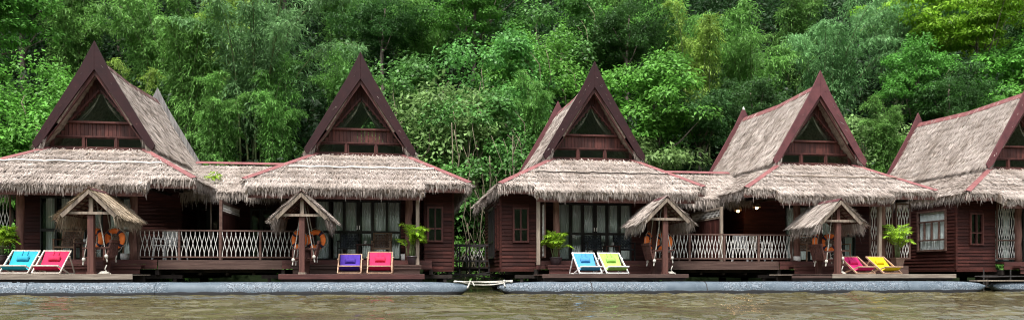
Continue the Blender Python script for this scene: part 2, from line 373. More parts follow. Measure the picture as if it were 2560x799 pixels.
def curtain_mesh(a, b, z0, z1, out, amp=.02, per=.09, gather=0):
    """pleated sheet from a to b (plan points)"""
    a = Vector((*a, 0)); b = Vector((*b, 0)); ln = (b - a).length; d = (b - a) / ln; o = Vector((*out, 0)); n = max(8, int(ln / per * 8)); V = []; Q = []
    ph = random.random() * 6
    for j in range(3):
        for i in range(n + 1):
            s = i / n; p = a + d * (s * ln) + o * (amp * math.sin(s * ln / per * 2 * PI + ph) + amp * .5 * math.sin(s * ln / per * 2.7 + ph * 2 + j * .4))
            V.append((p.x, p.y, z0 + (z1 - z0) * j / 2))
    for j in range(2):
        for i in range(n): q = j * (n + 1) + i; Q.append((q, q + 1, q + n + 2, q + n + 1))
    return V, Q
def window(parent, a, b, z0, z1, out, mull=1, trans=None, name='window', fm=None, fw=.045, curt=None, depth=.05, mz=None, cd=.09):
    """framed window between plan points; frame > pane, curtain"""
    A = Vector((a[0], a[1], 0)); B = Vector((b[0], b[1], 0)); ln = (B - A).length; d = (B - A) / ln; o = Vector((out[0], out[1], 0)); mb = MB()
    def pt(s, z, k): q = A + d * s + o * k; return (q.x, q.y, z)
    f = fw; k = .035
    mb.bar(pt(0, z0 + f / 2, k), pt(ln, z0 + f / 2, k), depth, f); mb.bar(pt(0, z1 - f / 2, k), pt(ln, z1 - f / 2, k), depth, f)
    for s in (f / 2, ln - f / 2): mb.bar(pt(s, z0 + f, k), pt(s, z1 - f, k), f, depth, (d.x, d.y, 0)) if False else mb.bar(pt(s, z0 + f, k), pt(s, z1 - f, k), *( (depth, f) if abs(out[1]) < .5 else (f, depth)), up=(0, 1, 0))
    for i in range(1, mull + 1):
        s = ln * i / (mull + 1); mb.bar(pt(s, (mz[0] if mz else z0 + f), k - .003), pt(s, (mz[1] if mz else z1 - f), k - .003), *((depth * .8, f * .8) if abs(out[1]) < .5 else (f * .8, depth * .8)), up=(0, 1, 0))
    for zt in (trans or []): mb.bar(pt(f, zt, k - .006), pt(ln - f, zt, k - .006), depth * .7, f * .8)
    fo = mb.build(name, fm or M['black'], parent)
    g = MB(); g.bar(pt(f * .5, (z0 + z1) / 2, .008), pt(ln - f * .5, (z0 + z1) / 2, .008), .006, z1 - z0 - f); g.build('pane', M['glass'], fo)
    if curt:
        for c0, c1 in curt:
            p = A + d * (ln * c0) - o * cd; q = A + d * (ln * c1) - o * cd; V, Q = curtain_mesh((p.x, p.y), (q.x, q.y), z0 + .02, z1 - .02, out); npmesh('curtain', V, Q, fo, M['curtain'], True)
    return fo
def trellis(mb, a, b, z0, z1, pitch=.125, rows=1, r=.011):
    """white bent-rod trellis: rods joined at the nodes, crossing between them"""
    a = Vector(a); b = Vector(b); ln = (b - a).length; n = max(2, round(ln / pitch)); H = (z1 - z0) / rows
    for j in range(rows):
        zb = z0 + j * H; zt = zb + H; e = H * .13
        for i in range(n):
            p = a.lerp(b, i / n); q = a.lerp(b, (i + 1) / n)
            m1 = .0
            mb.bar((p.x, p.y, zb + e), (q.x, q.y, zt - e), r * 1.7, r * 1.7); mb.bar((q.x, q.y + .012, zb + e), (p.x, p.y + .012, zt - e), r * 1.7, r * 1.7)
        for i in range(n + 1):
            p = a.lerp(b, i / n)
            for zz in (zb, zt - e): mb.tube([(p.x, p.y, zz), (p.x, p.y, zz + e)], r * 1.5, 6)
def rope(mb, a, b, r=.014, sag=0, n=6):
    a = Vector(a); b = Vector(b); pts = []
    for i in range(n + 1):
        t = i / n; p = a.lerp(b, t); p.z -= sag * 4 * t * (1 - t); pts.append(p)
    mb.tube(pts, r, 6)

# ---------------------------------------------------------------- setting: water, bank, hill, opposite bank
def axis(lo, f0, f1, hi, fs, cs): return np.concatenate([np.linspace(lo, f0, int((f0 - lo) / cs) + 2)[:-1], np.arange(f0, f1, fs), np.linspace(f1, hi, int((hi - f1) / cs) + 2)])
xs = axis(-400, -14, 22, 400, .045, 14); ys = axis(-46, 6, 20, 31.5, .035, 3.)
X, Y = np.meshgrid(xs, ys); Z = np.zeros_like(X); rg = np.random.RandomState(5)
for i in range(90):
    lam = .16 * (9.0 ** rg.rand() ** 1.15); th = rg.randn() * .42 + PI / 2 + .12; k = 2 * PI / lam
    ph = rg.rand() * 6.28; am = .0125 * lam ** .95 / 8.0 * 3.2
    fx = math.cos(th) * k; fy = math.sin(th) * k
    Z += am * np.sin(fx * X + fy * Y + ph + .8 * np.sin(.9 * X + ph) + .7 * np.sin(1.3 * Y + 2 * ph))
gust = .75 + .45 * np.sin(.55 * X + 1.3 * np.sin(.4 * Y)) * np.sin(.9 * Y + .3 * X)
fade = np.clip((X + 16) / 3, 0, 1) * np.clip((25 - X) / 3, 0, 1) * np.clip((Y - 4) / 3, 0, 1) * np.clip((21 - Y) / 1.5, 0, 1)
for i in range(60):
    lam = .13 + .22 * rg.rand(); th = rg.randn() * .6 + PI / 2; k = 2 * PI / lam; ph = rg.rand() * 6.28
    Z += .0009 * np.sin(math.cos(th) * k * X + math.sin(th) * k * Y + ph + 1.5 * np.sin(.8 * X + ph) + 1.4 * np.sin(1.1 * Y + 2 * ph)) * (1 + np.sin(.7 * X + 2 * ph) * np.sin(1.7 * Y + ph))
Z *= fade * gust
V = np.stack([X, Y, Z], -1).reshape(-1, 3); nx = len(xs); ny = len(ys)
ii, jj = np.meshgrid(np.arange(nx - 1), np.arange(ny - 1)); a = (jj * nx + ii).ravel(); Q = np.stack([a, a + 1, a + nx + 1, a + nx], 1)
tag(npmesh('river_water', V, Q, None, M['water'], True), kind='structure')

def hz(x, y):
    x = np.asarray(x, float); y = np.asarray(y, float); d = np.clip(y - 29.6, 0, None)
    z = np.where(y < 29.6, -.7 + (y - 27) * .16, -.28 + 1.5 * np.clip(d, 0, 1.2) + .64 * np.clip(d - 1.2, 0, 80) + .1 * np.clip(d - 81, 0, None))
    return z + np.clip(d / 6, 0, 1) * (.7 * np.sin(x * .31 + 1) * np.sin(y * .27) + .35 * np.sin(x * .83 + y * .5))
hx = np.linspace(-90, 110, 201); hy = np.concatenate([np.linspace(27, 80, 107), np.linspace(82, 300, 30)])
X, Y = np.meshgrid(hx, hy); Z = hz(X, Y); V = np.stack([X, Y, Z], -1).reshape(-1, 3); nx = len(hx); ny = len(hy)
ii, jj = np.meshgrid(np.arange(nx - 1), np.arange(ny - 1)); a = (jj * nx + ii).ravel(); Q = np.stack([a, a + 1, a + nx + 1, a + nx], 1)
tag(npmesh('hillside_terrain', V, Q, None, M['soil'], True), kind='structure')
# opposite bank behind the viewer, seen in windows and ripples
hx = np.linspace(-400, 400, 161); hy = np.linspace(-45, -140, 30); X, Y = np.meshgrid(hx, hy)
rg = np.random.RandomState(8); Z = -0.5 + 1.0 * np.clip(-45 - Y, 0, 29) + 1.5 * np.sin(X * .21) * np.sin(Y * .3) * np.clip((-45 - Y) / 6, 0, 1) + rg.rand(*X.shape) * 2.5 * np.clip((-45 - Y) / 3, 0, 1)
V = np.stack([X, Y, Z], -1).reshape(-1, 3); nx = len(hx); ny = len(hy)
ii, jj = np.meshgrid(np.arange(nx - 1), np.arange(ny - 1)); a = (jj * nx + ii).ravel(); Q = np.stack([a, a + nx, a + nx + 1, a + 1], 1)
M['farwood'] = mat('far_wood', (.06, .12, .035), (.02, .045, .018), .9, .6)
tag(npmesh('opposite_hills', V, Q, None, M['farwood'], False), kind='structure')

# ---------------------------------------------------------------- vegetation meshes
def leaf_quads(P, D, N, L, W):
    """rhombic folded leaves"""
    S = nrm(np.cross(D, N)); Lc = L[:, None]; Wc = W[:, None]
    V = np.stack([P, P + D * Lc * .45 + S * Wc * .5 + N * Wc * .12, P + D * Lc - N * Lc * .12, P + D * Lc * .45 - S * Wc * .5 + N * Wc * .12], 1).reshape(-1, 3)
    Q = np.arange(len(P) * 4).reshape(-1, 4); return V, Q
def rnd_unit(rng, n): return nrm(rng.randn(n, 3))
def crown_clumps(rng, centers, radii, n_each, L, W, flat=.75, updown=.3):
    P = []; D = []; N = []
    for c, r in zip(centers, radii):
        u = rnd_unit(rng, n_each); u[:, 2] = np.abs(u[:, 2]) * .9 + rng.rand(n_each) * .3 - .35; u = nrm(u)
        rr = r * (.55 + .5 * rng.rand(n_each) ** .5) * (1 + .18 * np.sin(u[:, 0] * 7 + c[0] * 3) + .18 * np.sin(u[:, 1] * 6 + c[1] * 5 + u[:, 2] * 5))
        p = c + u * rr[:, None] * [1, 1, flat]
        h = nrm(u * [1, 1, .2] + rng.randn(n_each, 3) * .5); d = nrm(h + np.array([0, 0, -.45]) + rng.randn(n_each, 3) * .25)
        nn = nrm(u * .7 + np.array([0, -.15, .9]) + rng.randn(n_each, 3) * .38)
        nn = nrm(nn - d * np.sum(nn * d, 1, keepdims=True)); P.append(p); D.append(d); N.append(nn)
    P = np.concatenate(P); D = np.concatenate(D); N = np.concatenate(N); n = len(P)
    return leaf_quads(P, D, N, rng.uniform(L * .7, L * 1.3, n), rng.uniform(W * .7, W * 1.3, n))
def blob_centers(rng, n, R, H, zc):
    """clump centres over an irregular crown, denser outside"""
    u = rnd_unit(rng, n); r = rng.rand(n) ** .4; lob = 1 + .25 * np.sin(3 * np.arctan2(u[:, 1], u[:, 0]) + rng.rand() * 6) + .15 * np.sin(4 * u[:, 2] + rng.rand() * 6)
    return np.stack([u[:, 0] * R * r * lob, u[:, 1] * R * r * lob, zc + u[:, 2] * H * r], 1)
def mk_tree(name, rng, leafm, H=7.5, R=2.6, CH=2.6, clumps=60, n_each=190, L=.2, W=.1, cr=(.45, .85), flat=.75, trunk_r=.13, straight=False):
    C = blob_centers(rng, clumps, R, CH, H); 
    if straight: C[:, 2] = H + np.round((C[:, 2] - H) / .65) * .65
    V, Q = crown_clumps(rng, C, rng.uniform(*cr, clumps), n_each, L, W, flat)
    mb = MB(); tp = [(0, 0, -1), (.05, .03, H * .3), (rng.uniform(-.3, .3), rng.uniform(-.2, .2), H * .65), (rng.uniform(-.3, .3), 0, H + CH * .4)]
    mb.tube(tp, [trunk_r * 1.4, trunk_r * 1.1, trunk_r * .8, trunk_r * .3], 8)
    for i in rng.choice(clumps, 9, False):
        z0 = H * rng.uniform(.5, .85); t = Vector(tp[2]).lerp(Vector(tp[1]), (H * .65 - z0) / (H * .35)) if z0 < H * .65 else Vector(tp[2]).lerp(Vector(tp[3]), (z0 - H * .65) / (H * .35 + CH * .4))
        c = Vector(C[i]); m_ = t.lerp(c, .5) + Vector((0, 0, -.2)); mb.tube([t, m_, c], [trunk_r * .45, trunk_r * .3, trunk_r * .1], 5)
    return proto(name, mb, M['bark'], V, Q, leafm)
def mk_bamboo(name, rng, leafm, nc=12, H=9, spread=3.2, L=.24, W=.045, nodes=26, full=1.0, lean=(0, 0)):
    mb = MB(); P = []; D = []; N = []
    for c in range(nc):
        a = rng.rand() * 2 * PI; bx, by = rng.randn() * .35, rng.randn() * .35; h = H * rng.uniform(.65, 1.05); sp = spread * rng.uniform(.35, 1.05)
        dx, dy = math.cos(a) * sp + lean[0], math.sin(a) * sp * .8 + lean[1]; dr = rng.uniform(.1, .35) * sp
        path = lambda t: np.array([bx + dx * t ** 2.2, by + dy * t ** 2.2, -1 + (h + 1) * (1 - (1 - t) ** 1.6) - dr * max(0, t - .7) ** 2 * 9])
        pts = [path(t) for t in np.linspace(0, 1, 11)]; mb.tube(pts, [.05 * (1 - t * .85) for t in np.linspace(0, 1, 11)], 6)
        for t in np.linspace(.28, 1, nodes):
            p0 = path(t); nb = 4
            for k in range(nb):
                az = rng.rand() * 2 * PI; bl = rng.uniform(.35, 1.15) * (1.1 - .5 * t)
                bd = np.array([math.cos(az), math.sin(az), rng.uniform(-.1, .5)]); m = int(13 * full)
                s = rng.rand(m) ** .7; q = p0 + bd * (s * bl)[:, None] + np.array([0, 0, -1]) * (s ** 2 * bl * .75)[:, None] + rng.randn(m, 3) * .05
                d = nrm(bd * .5 + np.array([0, 0, -.55]) + rng.randn(m, 3) * .42); nn = nrm(np.array([0, 0, 1.]) + bd * .3 + rng.randn(m, 3) * .35)
                nn = nrm(nn - d * np.sum(nn * d, 1, keepdims=True)); P.append(q); D.append(d); N.append(nn)
    P = np.concatenate(P); D = np.concatenate(D); N = np.concatenate(N); n = len(P)
    V, Q = leaf_quads(P, D, N, rng.uniform(L * .7, L * 1.3, n), rng.uniform(W * .7, W * 1.3, n))
    return proto(name, mb, M['culm'], V, Q, leafm, 'culms', 'foliage')
def mk_vine(name, rng, leafm, H=6.5, R=2.6, n=13000, L=.19, W=.15, stems=26):
    """tree smothered in creeper: shaggy column of overlapping leaves with hanging stems"""
    C = []; 
    for i in range(70):
        t = rng.rand(); a = rng.rand() * 2 * PI; rr = R * (.45 + .6 * math.sin(PI * (.12 + .8 * t))) * rng.uniform(.6, 1.05); C.append((math.cos(a) * rr, math.sin(a) * rr, t * H))
    C = np.array(C); V, Q = crown_clumps(rng, C, rng.uniform(.4, .95, len(C)), n // len(C), L, W, 1.1)
    mb = MB(); mb.tube([(0, 0, -1), (.1, 0, H * .4), (0, .1, H * .7)], [.12, .09, .03], 8)
    for i in range(stems):
        a = rng.rand() * 2 * PI; r = R * rng.uniform(.75, 1.1); x, y = math.cos(a) * r, math.sin(a) * r; z = H * rng.uniform(.35, .9); ln = rng.uniform(1.2, 3.5)
        mb.tube([(x * .8, y * .8, z), (x, y, z - ln * .3), (x + rng.randn() * .15, y + rng.randn() * .1, z - ln * .7), (x + rng.randn() * .3, y, z - ln)], .016, 4)
    return proto(name, mb, M['vine'], V, Q, leafm, 'stems', 'leaves')
def proto(name, mb, tm, V, Q, lm, an='trunk', bn='crown'):
    t = bpy.data.objects.new(name, None); COL.objects.link(t); ORG[t.name] = Vector((0, 0, 0))
    a = mb.build(an, tm, t, True); b = npmesh(bn, V, Q, t, lm); KIDS[t.name] = [a, b]; return t
R = np.random.RandomState
PR = dict(
    broad=mk_tree('broadleaf_tree', R(11), M['lf_mid']),
    broad2=mk_tree('broadleaf_tree', R(12), M['lf_dark'], R=3.0, CH=2.3, L=.17, W=.085, n_each=220),
    light=mk_tree('broadleaf_tree', R(13), M['lf_light'], H=5.5, R=2.2, CH=2.4, L=.21, W=.12, clumps=52),
    maple=mk_tree('canopy_tree', R(14), M['lf_yel'], H=7.5, R=3.3, CH=1.9, clumps=62, n_each=200, L=.22, W=.12, cr=(.5, .9), flat=.35, straight=True, trunk_r=.10),
    bush=mk_tree('shrub', R(15), M['lf_light'], H=2.0, R=1.5, CH=1.5, clumps=34, n_each=190, L=.2, W=.12, cr=(.35, .65), trunk_r=.06),
    pale=mk_tree('shrub', R(16), M['lf_pale'], H=2.4, R=1.7, CH=1.7, clumps=36, n_each=150, L=.26, W=.12, cr=(.4, .75), trunk_r=.06),
    bam=mk_bamboo('bamboo_clump', R(21), M['lf_bam']),
    bam2=mk_bamboo('bamboo_clump', R(22), M['lf_bam'], nc=14, H=7.5, spread=3.8, lean=(-.8, -.6)),
    bamy=mk_bamboo('bamboo_clump', R(23), M['lf_bamy'], nc=8, H=9, spread=1.9, L=.22),
    bamg=mk_bamboo('bamboo_clump', R(24), M['lf_bamg'], nc=14, H=9.5, spread=4.0, lean=(1.0, -.8)),
    vine=mk_vine('creeper_covered_tree', R(31), M['lf_vine']),
    vine2=mk_vine('creeper_covered_tree', R(32), M['lf_light'], H=5.5, R=2.3, L=.15, W=.11, n=14000),
    vinep=mk_vine('creeper_covered_tree', R(33), M['lf_pale'], H=5.0, R=2.4, L=.22, W=.13, n=10000, stems=34),
)
def ux(u, y): return y * math.tan(math.radians(8.2) + math.atan((u - 1280) / 1900))
TREES = [  # kind, u, Y, scale, label
 ('broad2', 60, 42, 1.05, 'dark broadleaf tree at the far left top of the slope'),
 ('broad', -40, 36, 1.0, 'mid green tree at the left edge behind the first bungalow'),
 ('vine2', 90, 34.5, 1.0, 'leafy tree hung with creepers left of the first bungalow peak'),
 ('bush', 25, 31.8, 1.15, 'bright shrub low at the left edge beside the first bungalow roof'),
 ('bam', 190, 41, 1.0, 'bamboo clump directly above the first bungalow peak'),
 ('bamy', 330, 34.0, .70, 'yellow green bamboo just right of the first bungalow peak'),
 ('bam2', 390, 40, 1.05, 'arching bamboo between the first peak and the yellow bamboo plume'),
 ('bam', 470, 35.2, .92, 'feathery bamboo above the roof joining first and second bungalow'),
 ('bamy', 580, 38.5, 1.02, 'tall yellowish bamboo plume near the top left of the slope'),
 ('bamg', 640, 35.5, 1.12, 'big blue green bamboo arching toward the second bungalow peak'),
 ('bam', 535, 33.2, .66, 'small feathery bamboo standing in front of the dark stems above the linking roof'),
 ('bam', 700, 34.0, .72, 'lower bamboo left of the second bungalow roof'),
 ('broad2', 700, 48, 1.1, 'dark tree high on the slope behind the big bamboo'),
 ('bam2', 880, 38, .78, 'rounded bamboo directly behind the second bungalow peak'),
 ('bam2', 870, 46, 1.05, 'fine leaved bamboo at the top above the second bungalow peak'),
 ('broad2', 960, 42, .8, 'shadowed dark tree right above the second bungalow peak'),
 ('vine', 985, 34.5, .92, 'broad leaved creeper mass touching the right side of the second gable'),
 ('vinep', 1110, 33.0, 1.05, 'pale leaved creeper mound between the second and third bungalows'),
 ('vine', 1190, 31.9, .85, 'drooping creeper thicket low between the second and third bungalows'),
 ('vine', 1230, 36.0, 1.0, 'creeper covered tree left above the third bungalow'),
 ('bam2', 1060, 45, 1.05, 'bamboo at the top of the slope above the pale creeper mound'),
 ('broad', 1180, 42.5, .95, 'green tree behind the creepers at the middle of the slope'),
 ('vine2', 1330, 38.5, 1.15, 'bright small leaved creeper tree left above the third peak'),
 ('vine', 1400, 42, 1.1, 'tall creeper tree at the top directly above the third peak'),
 ('bam', 1345, 33.0, .68, 'soft bamboo tuft just left of the third bungalow peak'),
 ('vine2', 1480, 44, 1.0, 'creeper tree right of the top centre above the third peak'),
 ('broad2', 1570, 39.5, .85, 'dark tree with a thick bare trunk right of the third peak'),
 ('light', 1640, 33.2, .98, 'vivid green tree between the third and fourth bungalow roofs'),
 ('pale', 1600, 32.6, 1.1, 'pale drooping shrub beside the right slope of the third gable'),
 ('bamy', 1760, 37.6, .98, 'yellow green bamboo sweeping above the third and fourth roofs'),
 ('bam2', 1870, 38.5, 1.1, 'wide arching bamboo left above the fourth bungalow'),
 ('bam2', 1690, 43, 1.1, 'bamboo crest at the top between third and fourth peaks'),
 ('broad2', 1880, 34, .72, 'dark low tree behind the thatch left of the fourth peak'),
 ('broad2', 1750, 33.2, .66, 'dark shaded tree right of the vivid green tree'),
 ('bamg', 2060, 40, 1.0, 'grey green bamboo directly above the fourth peak'),
 ('bam', 1980, 45, 1.05, 'bamboo at the skyline above left of the fourth peak'),
 ('vinep', 2170, 35.5, .80, 'greyish leaved creeper tree right of the fourth peak'),
 ('bam', 2210, 33.6, .62, 'light bamboo spray hanging right of the fourth gable'),
 ('bamg', 2230, 42, 1.0, 'bluish bamboo at the upper right beside the yellow canopy tree'),
 ('maple', 2440, 37.6, 1.05, 'bright yellow green layered canopy tree with slim pale trunk, upper right'),
 ('maple', 2330, 43, 1.0, 'second yellow green canopy tree farther up at the upper right'),
 ('light', 2560, 35.6, 1.0, 'light green tree at the right edge above the fifth bungalow'),
 ('broad2', 2370, 33.8, .70, 'dark low tree behind the pointed rear gable of the fifth bungalow'),
 ('broad', 2290, 35.3, .74, 'mid green tree between the fourth and fifth bungalow roofs'),
 ('broad', 2480, 34.2, .60, 'leafy tree behind the thatched ridge of the fifth bungalow'),
 ('broad2', 2600, 41, 1.0, 'dark tree at the top right corner behind the canopy tree'),
 ('bam', 1540, 48, 1.1, 'bamboo peeking over the trees at the top right of centre'),
 ('broad', 300, 47, 1.1, 'green tree highest behind the arching bamboo at upper left'),
]
first = set()
KN = dict(broad='tree', broad2='tree', light='tree', maple='tree', bush='shrub', pale='shrub', bam='bamboo', bam2='bamboo', bamy='bamboo', bamg='bamboo', vine='tree', vine2='tree', vinep='tree')
GR = dict(tree='trees on the jungle slope', shrub='shrubs behind the bungalows', bamboo='bamboo clumps on the jungle slope')
random.seed(4)
for kind, u, y, s, lab in TREES:
    p = PR[kind]
    if kind in first: o = copy_tree(p)
    else: o = p; first.add(kind)
    x = ux(u, y); o.location = (x, y, float(hz(x, y)) - .1); o.rotation_euler.z = random.uniform(0, 6.28) if kind not in ('bamg', 'bam2') else random.uniform(-.4, .4)
    o.scale = (s, s, s * random.uniform(.95, 1.05)); tag(o, lab, KN[kind], GR[KN[kind]])
# the uncountable jungle between the trees: one mass of leaf clumps over the slope
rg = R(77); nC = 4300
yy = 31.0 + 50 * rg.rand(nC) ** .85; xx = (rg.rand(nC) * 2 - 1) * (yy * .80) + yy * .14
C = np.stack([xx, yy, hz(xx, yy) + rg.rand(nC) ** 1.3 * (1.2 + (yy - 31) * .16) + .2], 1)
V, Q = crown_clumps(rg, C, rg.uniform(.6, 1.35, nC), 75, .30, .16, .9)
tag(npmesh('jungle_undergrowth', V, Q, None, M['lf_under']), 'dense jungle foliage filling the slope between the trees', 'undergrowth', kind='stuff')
rg = R(78); nC = 230
yy = 29.9 + 1.3 * rg.rand(nC); xx = -18 + 46 * rg.rand(nC); C = np.stack([xx, yy, hz(xx, yy) + rg.rand(nC) * .9], 1)
V, Q = crown_clumps(rg, C, rg.uniform(.25, .6, nC), 110, .17, .085, .9)
tag(npmesh('bank_plants', V, Q, None, M['lf_light']), 'low green plants along the river bank behind the rafts', 'plants', kind='stuff')
# bare hanging vines in the gap between bungalow two and three
mb = MB(); rg = R(79)
for i in range(38):
    x = 1.6 + rg.rand() * 3.0; y = 29.2 + rg.rand() * 1.3; z = 1.5 + rg.rand() * 5.0; p = [Vector((x, y, z))]
    for k in range(5): p.append(p[-1] + Vector((rg.randn() * .2, rg.randn() * .1, -z / 5.2)))
    mb.tube(p, .009 + .016 * rg.rand() ** 3, 5)
tag(mb.build('hanging_vines', M['vine'], None, True), 'tangle of pale bare vines hanging between the second and third bungalows', 'vines', kind='stuff')

# ---------------------------------------------------------------- bungalows
YF, YB = 22.5, 28.0
def barge(parent, c, y, m, name='barge_board', back=False, zs=0.0):
    za, zi, zb = 6.98 + zs, 6.18 + zs, 4.10
    for s in (-1, 1):
        mb = MB()
        # slightly concave outline, apex to foot
        def X(t, e): return c + s * (1.57 * t) 
        out = [(c, y, za), (c + s * .36, y, za - .74), (c + s * .8, y, za - 1.50), (c + s * 1.22, y, za - 2.22), (c + s * 1.60, y, zb + .02)]
        inn = [(c + s * 1.52, y, zb - .14), (c + s * 1.35, y, zb + .02), (c + s * .91, y, zi - 1.36), (c + s * .46, y, zi - .68), (c, y, zi)]
        mb.prism(out + inn, (0, .055, 0)); mb.build(name, m, parent, bevel=.008)
    if not back:
        mb = MB()
        for s in (-1, 1):
            mb.prism([(c, y + .06, zi + .02), (c + s * 1.355, y + .06, zb + .05), (c + s * 1.27, y + .06, zb + .05), (c, y + .06, zi - .15)], (0, .05, 0))
        mb.build('rafter_trim', M['board'], parent)
def bungalow(idx, c, label, bm, doors, wing, latt, apron, backm, seed, hipx=(3.0, 3.0), line=None, zs=0.0, body=(-1.95, 1.95)):
    rng = R(seed); random.seed(seed)
    t = thing('thatched_bungalow', (c, 23.8, .9), label, 'bungalow', 'thatched bungalows moored in a row')
    ZT = 3.98; ZE = 2.97; YE = 20.9; YT = 22.72; xl, xr = -hipx[0], hipx[1]
    # ---- upper roof
    zr, ze, xe = 6.50 + zs, 4.02, 1.55
    parts = []; sb = MB(); YR0, YR1 = YF + .06, YB - .02
    nseg = 4
    for s in (-1, 1):
        prof = [(0, zr), (.52, zr - .93), (1.04, zr - 1.78), (xe + .02, ze)]
        for k in range(3):
            a, b = prof[k], prof[k + 1]
            for q in range(2):      # sag of the ridge
                y0 = YR0 + (YR1 - YR0) * q / 2; y1 = YR0 + (YR1 - YR0) * (q + 1) / 2
                g0 = -.10 * (q == 1) * (1 - k / 3); g1 = -.10 * (q == 0) * (1 - k / 3)
                h0 = -.10 * (q == 1) * (1 - (k + 1) / 3); h1 = -.10 * (q == 0) * (1 - (k + 1) / 3)
                pts = [(c + s * a[0], y0, a[1] + g0), (c + s * a[0], y1, a[1] + g1), (c + s * b[0], y1, b[1] + h1), (c + s * b[0], y0, b[1] + h0)]
                slab(sb, pts, .11, 8, 3, amp=.012); parts.append(thatch_plane(*pts, rng, dens=260))
        parts.append(fringe((c + s * xe, YR0, ze + .03), (c + s * xe, YR1, ze + .03), (s * .5, 0, -.85), rng, 80, (.25, .45), down=.4, layers=3))
        for (yy, dy) in ((YR0, -.25), (YR1, .25)):   # straw showing past the boards at the lower ends
            parts.append(fringe((c + s * 1.25, yy, ze + .45), (c + s * xe, yy, ze - .02), (s * .5, dy, -.6), rng, 150, (.28, .50), down=.45, layers=3))
    up = sb.build('upper_roof', M['thatch_base'], t)
    V, Q = cat(parts); npmesh('thatch', V, Q, up, M['thatch'])
    cp = MB(); 
    for s in (-1, 1):
        ym = (YR0 + YR1) / 2
        for y0, y1, a, b in ((YR0 + .05, ym, 0, -.10), (ym, YR1, -.10, 0)):
            cp.prism([(c, y0, zr + .075 + a), (c + s * .11, y0, zr - .09 + a), (c + s * .11, y1, zr - .09 + b), (c, y1, zr + .075 + b)], (0, 0, .012))
    cp.build('ridge_cap', M['cap'] if idx > 2 else M['capdark'], up)
    barge(t, c, YF, bm, zs=zs); barge(t, c, YB, backm, 'rear_barge_board', True, zs=zs + .03)
    if idx == 4: MB().prism([(c, YB - .006, 7.015 + zs), (c + .05, YB - .006, 6.90 + zs), (c - .05, YB - .006, 6.90 + zs)], (0, .065, 0)).build('peak_cap', M['white'], t)
    # ---- gable wall with triangular window and clerestory
    YW = 22.95; zb_ = 3.85; g = MB(); x = -1.26; bw = .105
    def ztop(x): return zr - .16 - abs(x) * (zr - .16 - 4.25) / 1.22
    while x < 1.25:
        xa, xb = x + .004, min(x + bw, 1.26) - .004; zt = max(4.40, min(ztop(xa), ztop(xb)))
        xm = (xa + xb) / 2; 
        segs = []
        wz = 5.66 - abs(xm) * .86 / .75      # triangular opening edge
        if wz > 4.80: segs.append((4.40, 4.80)); 
        if wz > 4.80 and zt > wz: segs.append((wz + .0, zt))
        if wz <= 4.80: segs.append((4.40, zt))
        for z0, z1 in segs:
            if z1 > z0 + .01: g.box(c + xa, c + xb, YW + random.uniform(-.006, .006), YW + .03, z0, z1)
        x += bw
    gw = g.build('gable_wall', M['board'], t)
    tr = MB(); A = (c, YW - .03, 5.72); B = (c - .79, YW - .03, 4.80); Cc = (c + .79, YW - .03, 4.80)
    tr.bar(B, A, .05, .06, (0, 1, 0)); tr.bar(Cc, A, .05, .06, (0, 1, 0)); tr.bar((c - .83, YW - .04, 4.79), (c + .83, YW - .04, 4.79), .07, .055)
    fo = tr.build('gable_window', M['board'], t)
    MB().prism([(c, YW + .0, 5.69), (c - .76, YW, 4.82), (c + .76, YW, 4.82)], (0, .006, 0)).build('pane', M['glass'], fo)
    V = []; Q = []
    for s in (-1, 1):
        for k in range(4):      # swagged sheer curtain falling from the apex to the corners
            x0 = c + s * .012 * k; x1 = c + s * (.66 - .05 * k); n = 8
            for i in range(n + 1):
                q = i / n; xx_ = x0 + (x1 - x0) * q - s * .07 * math.sin(PI * q) ; z = 5.62 + (4.86 - 5.62) * q
                V += [(xx_, YW + .07 + .012 * (k % 2), z), (xx_ + s * .03, YW + .07 + .012 * ((k + 1) % 2), z - .02)]
                if i < n: b_ = len(V) - 2; Q.append((b_, b_ + 1, b_ + 3, b_ + 2))
    npmesh('curtain', V, Q, fo, M['curtain_gold'])
    rl = MB(); rl.box(c - 1.29, c + 1.29, YW - .05, YW + .03, 4.365, 4.41); rl.box(c - 1.29, c + 1.29, YW - .06, YW + .03, 3.95, 4.085)
    for xx_ in (-1.27, -.43, .43, 1.27): rl.box(c + xx_ - .03, c + xx_ + .03, YW - .045, YW + .03, 4.087, 4.363)
    for xx_ in (-1.27, 1.27): rl.box(c + xx_ * .94 - .03, c + xx_ * .94 + .03, YW - .045, YW + .03, 4.412, 4.44)
    rl.build('gable_rail', M['board'], t)
    for k in range(3):
        x0 = c - 1.24 + k * .84 + (.02 if k else 0); x1 = x0 + .78
        f = MB(); f.box(x0, x1, YW - .022, YW + .02, 4.088, 4.108); f.box(x0, x1, YW - .022, YW + .02, 4.335, 4.36); f.box(x0, x0 + .025, YW - .02, YW + .02, 4.109, 4.334); f.box(x1 - .025, x1, YW - .02, YW + .02, 4.109, 4.334)
        fo = f.build('clerestory_window', M['board'], t); MB().box(x0 + .02, x1 - .02, YW, YW + .006, 4.10, 4.34).build('pane', M['glass'], fo)
    # dark attic behind the glass
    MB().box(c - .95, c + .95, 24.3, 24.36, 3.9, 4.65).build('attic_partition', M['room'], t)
    # ---- lower roof
    parts = []; sb = MB()
    F = [(c - 1.32, YT, ZT), (c + 1.32, YT, ZT), (c + xr, YE, ZE), (c + xl, YE, ZE)]
    slab(sb, F, .12, 22, 6, amp=.02); parts.append(thatch_plane(*F, rng, dens=300, course=.34))
    YBk = 28.4
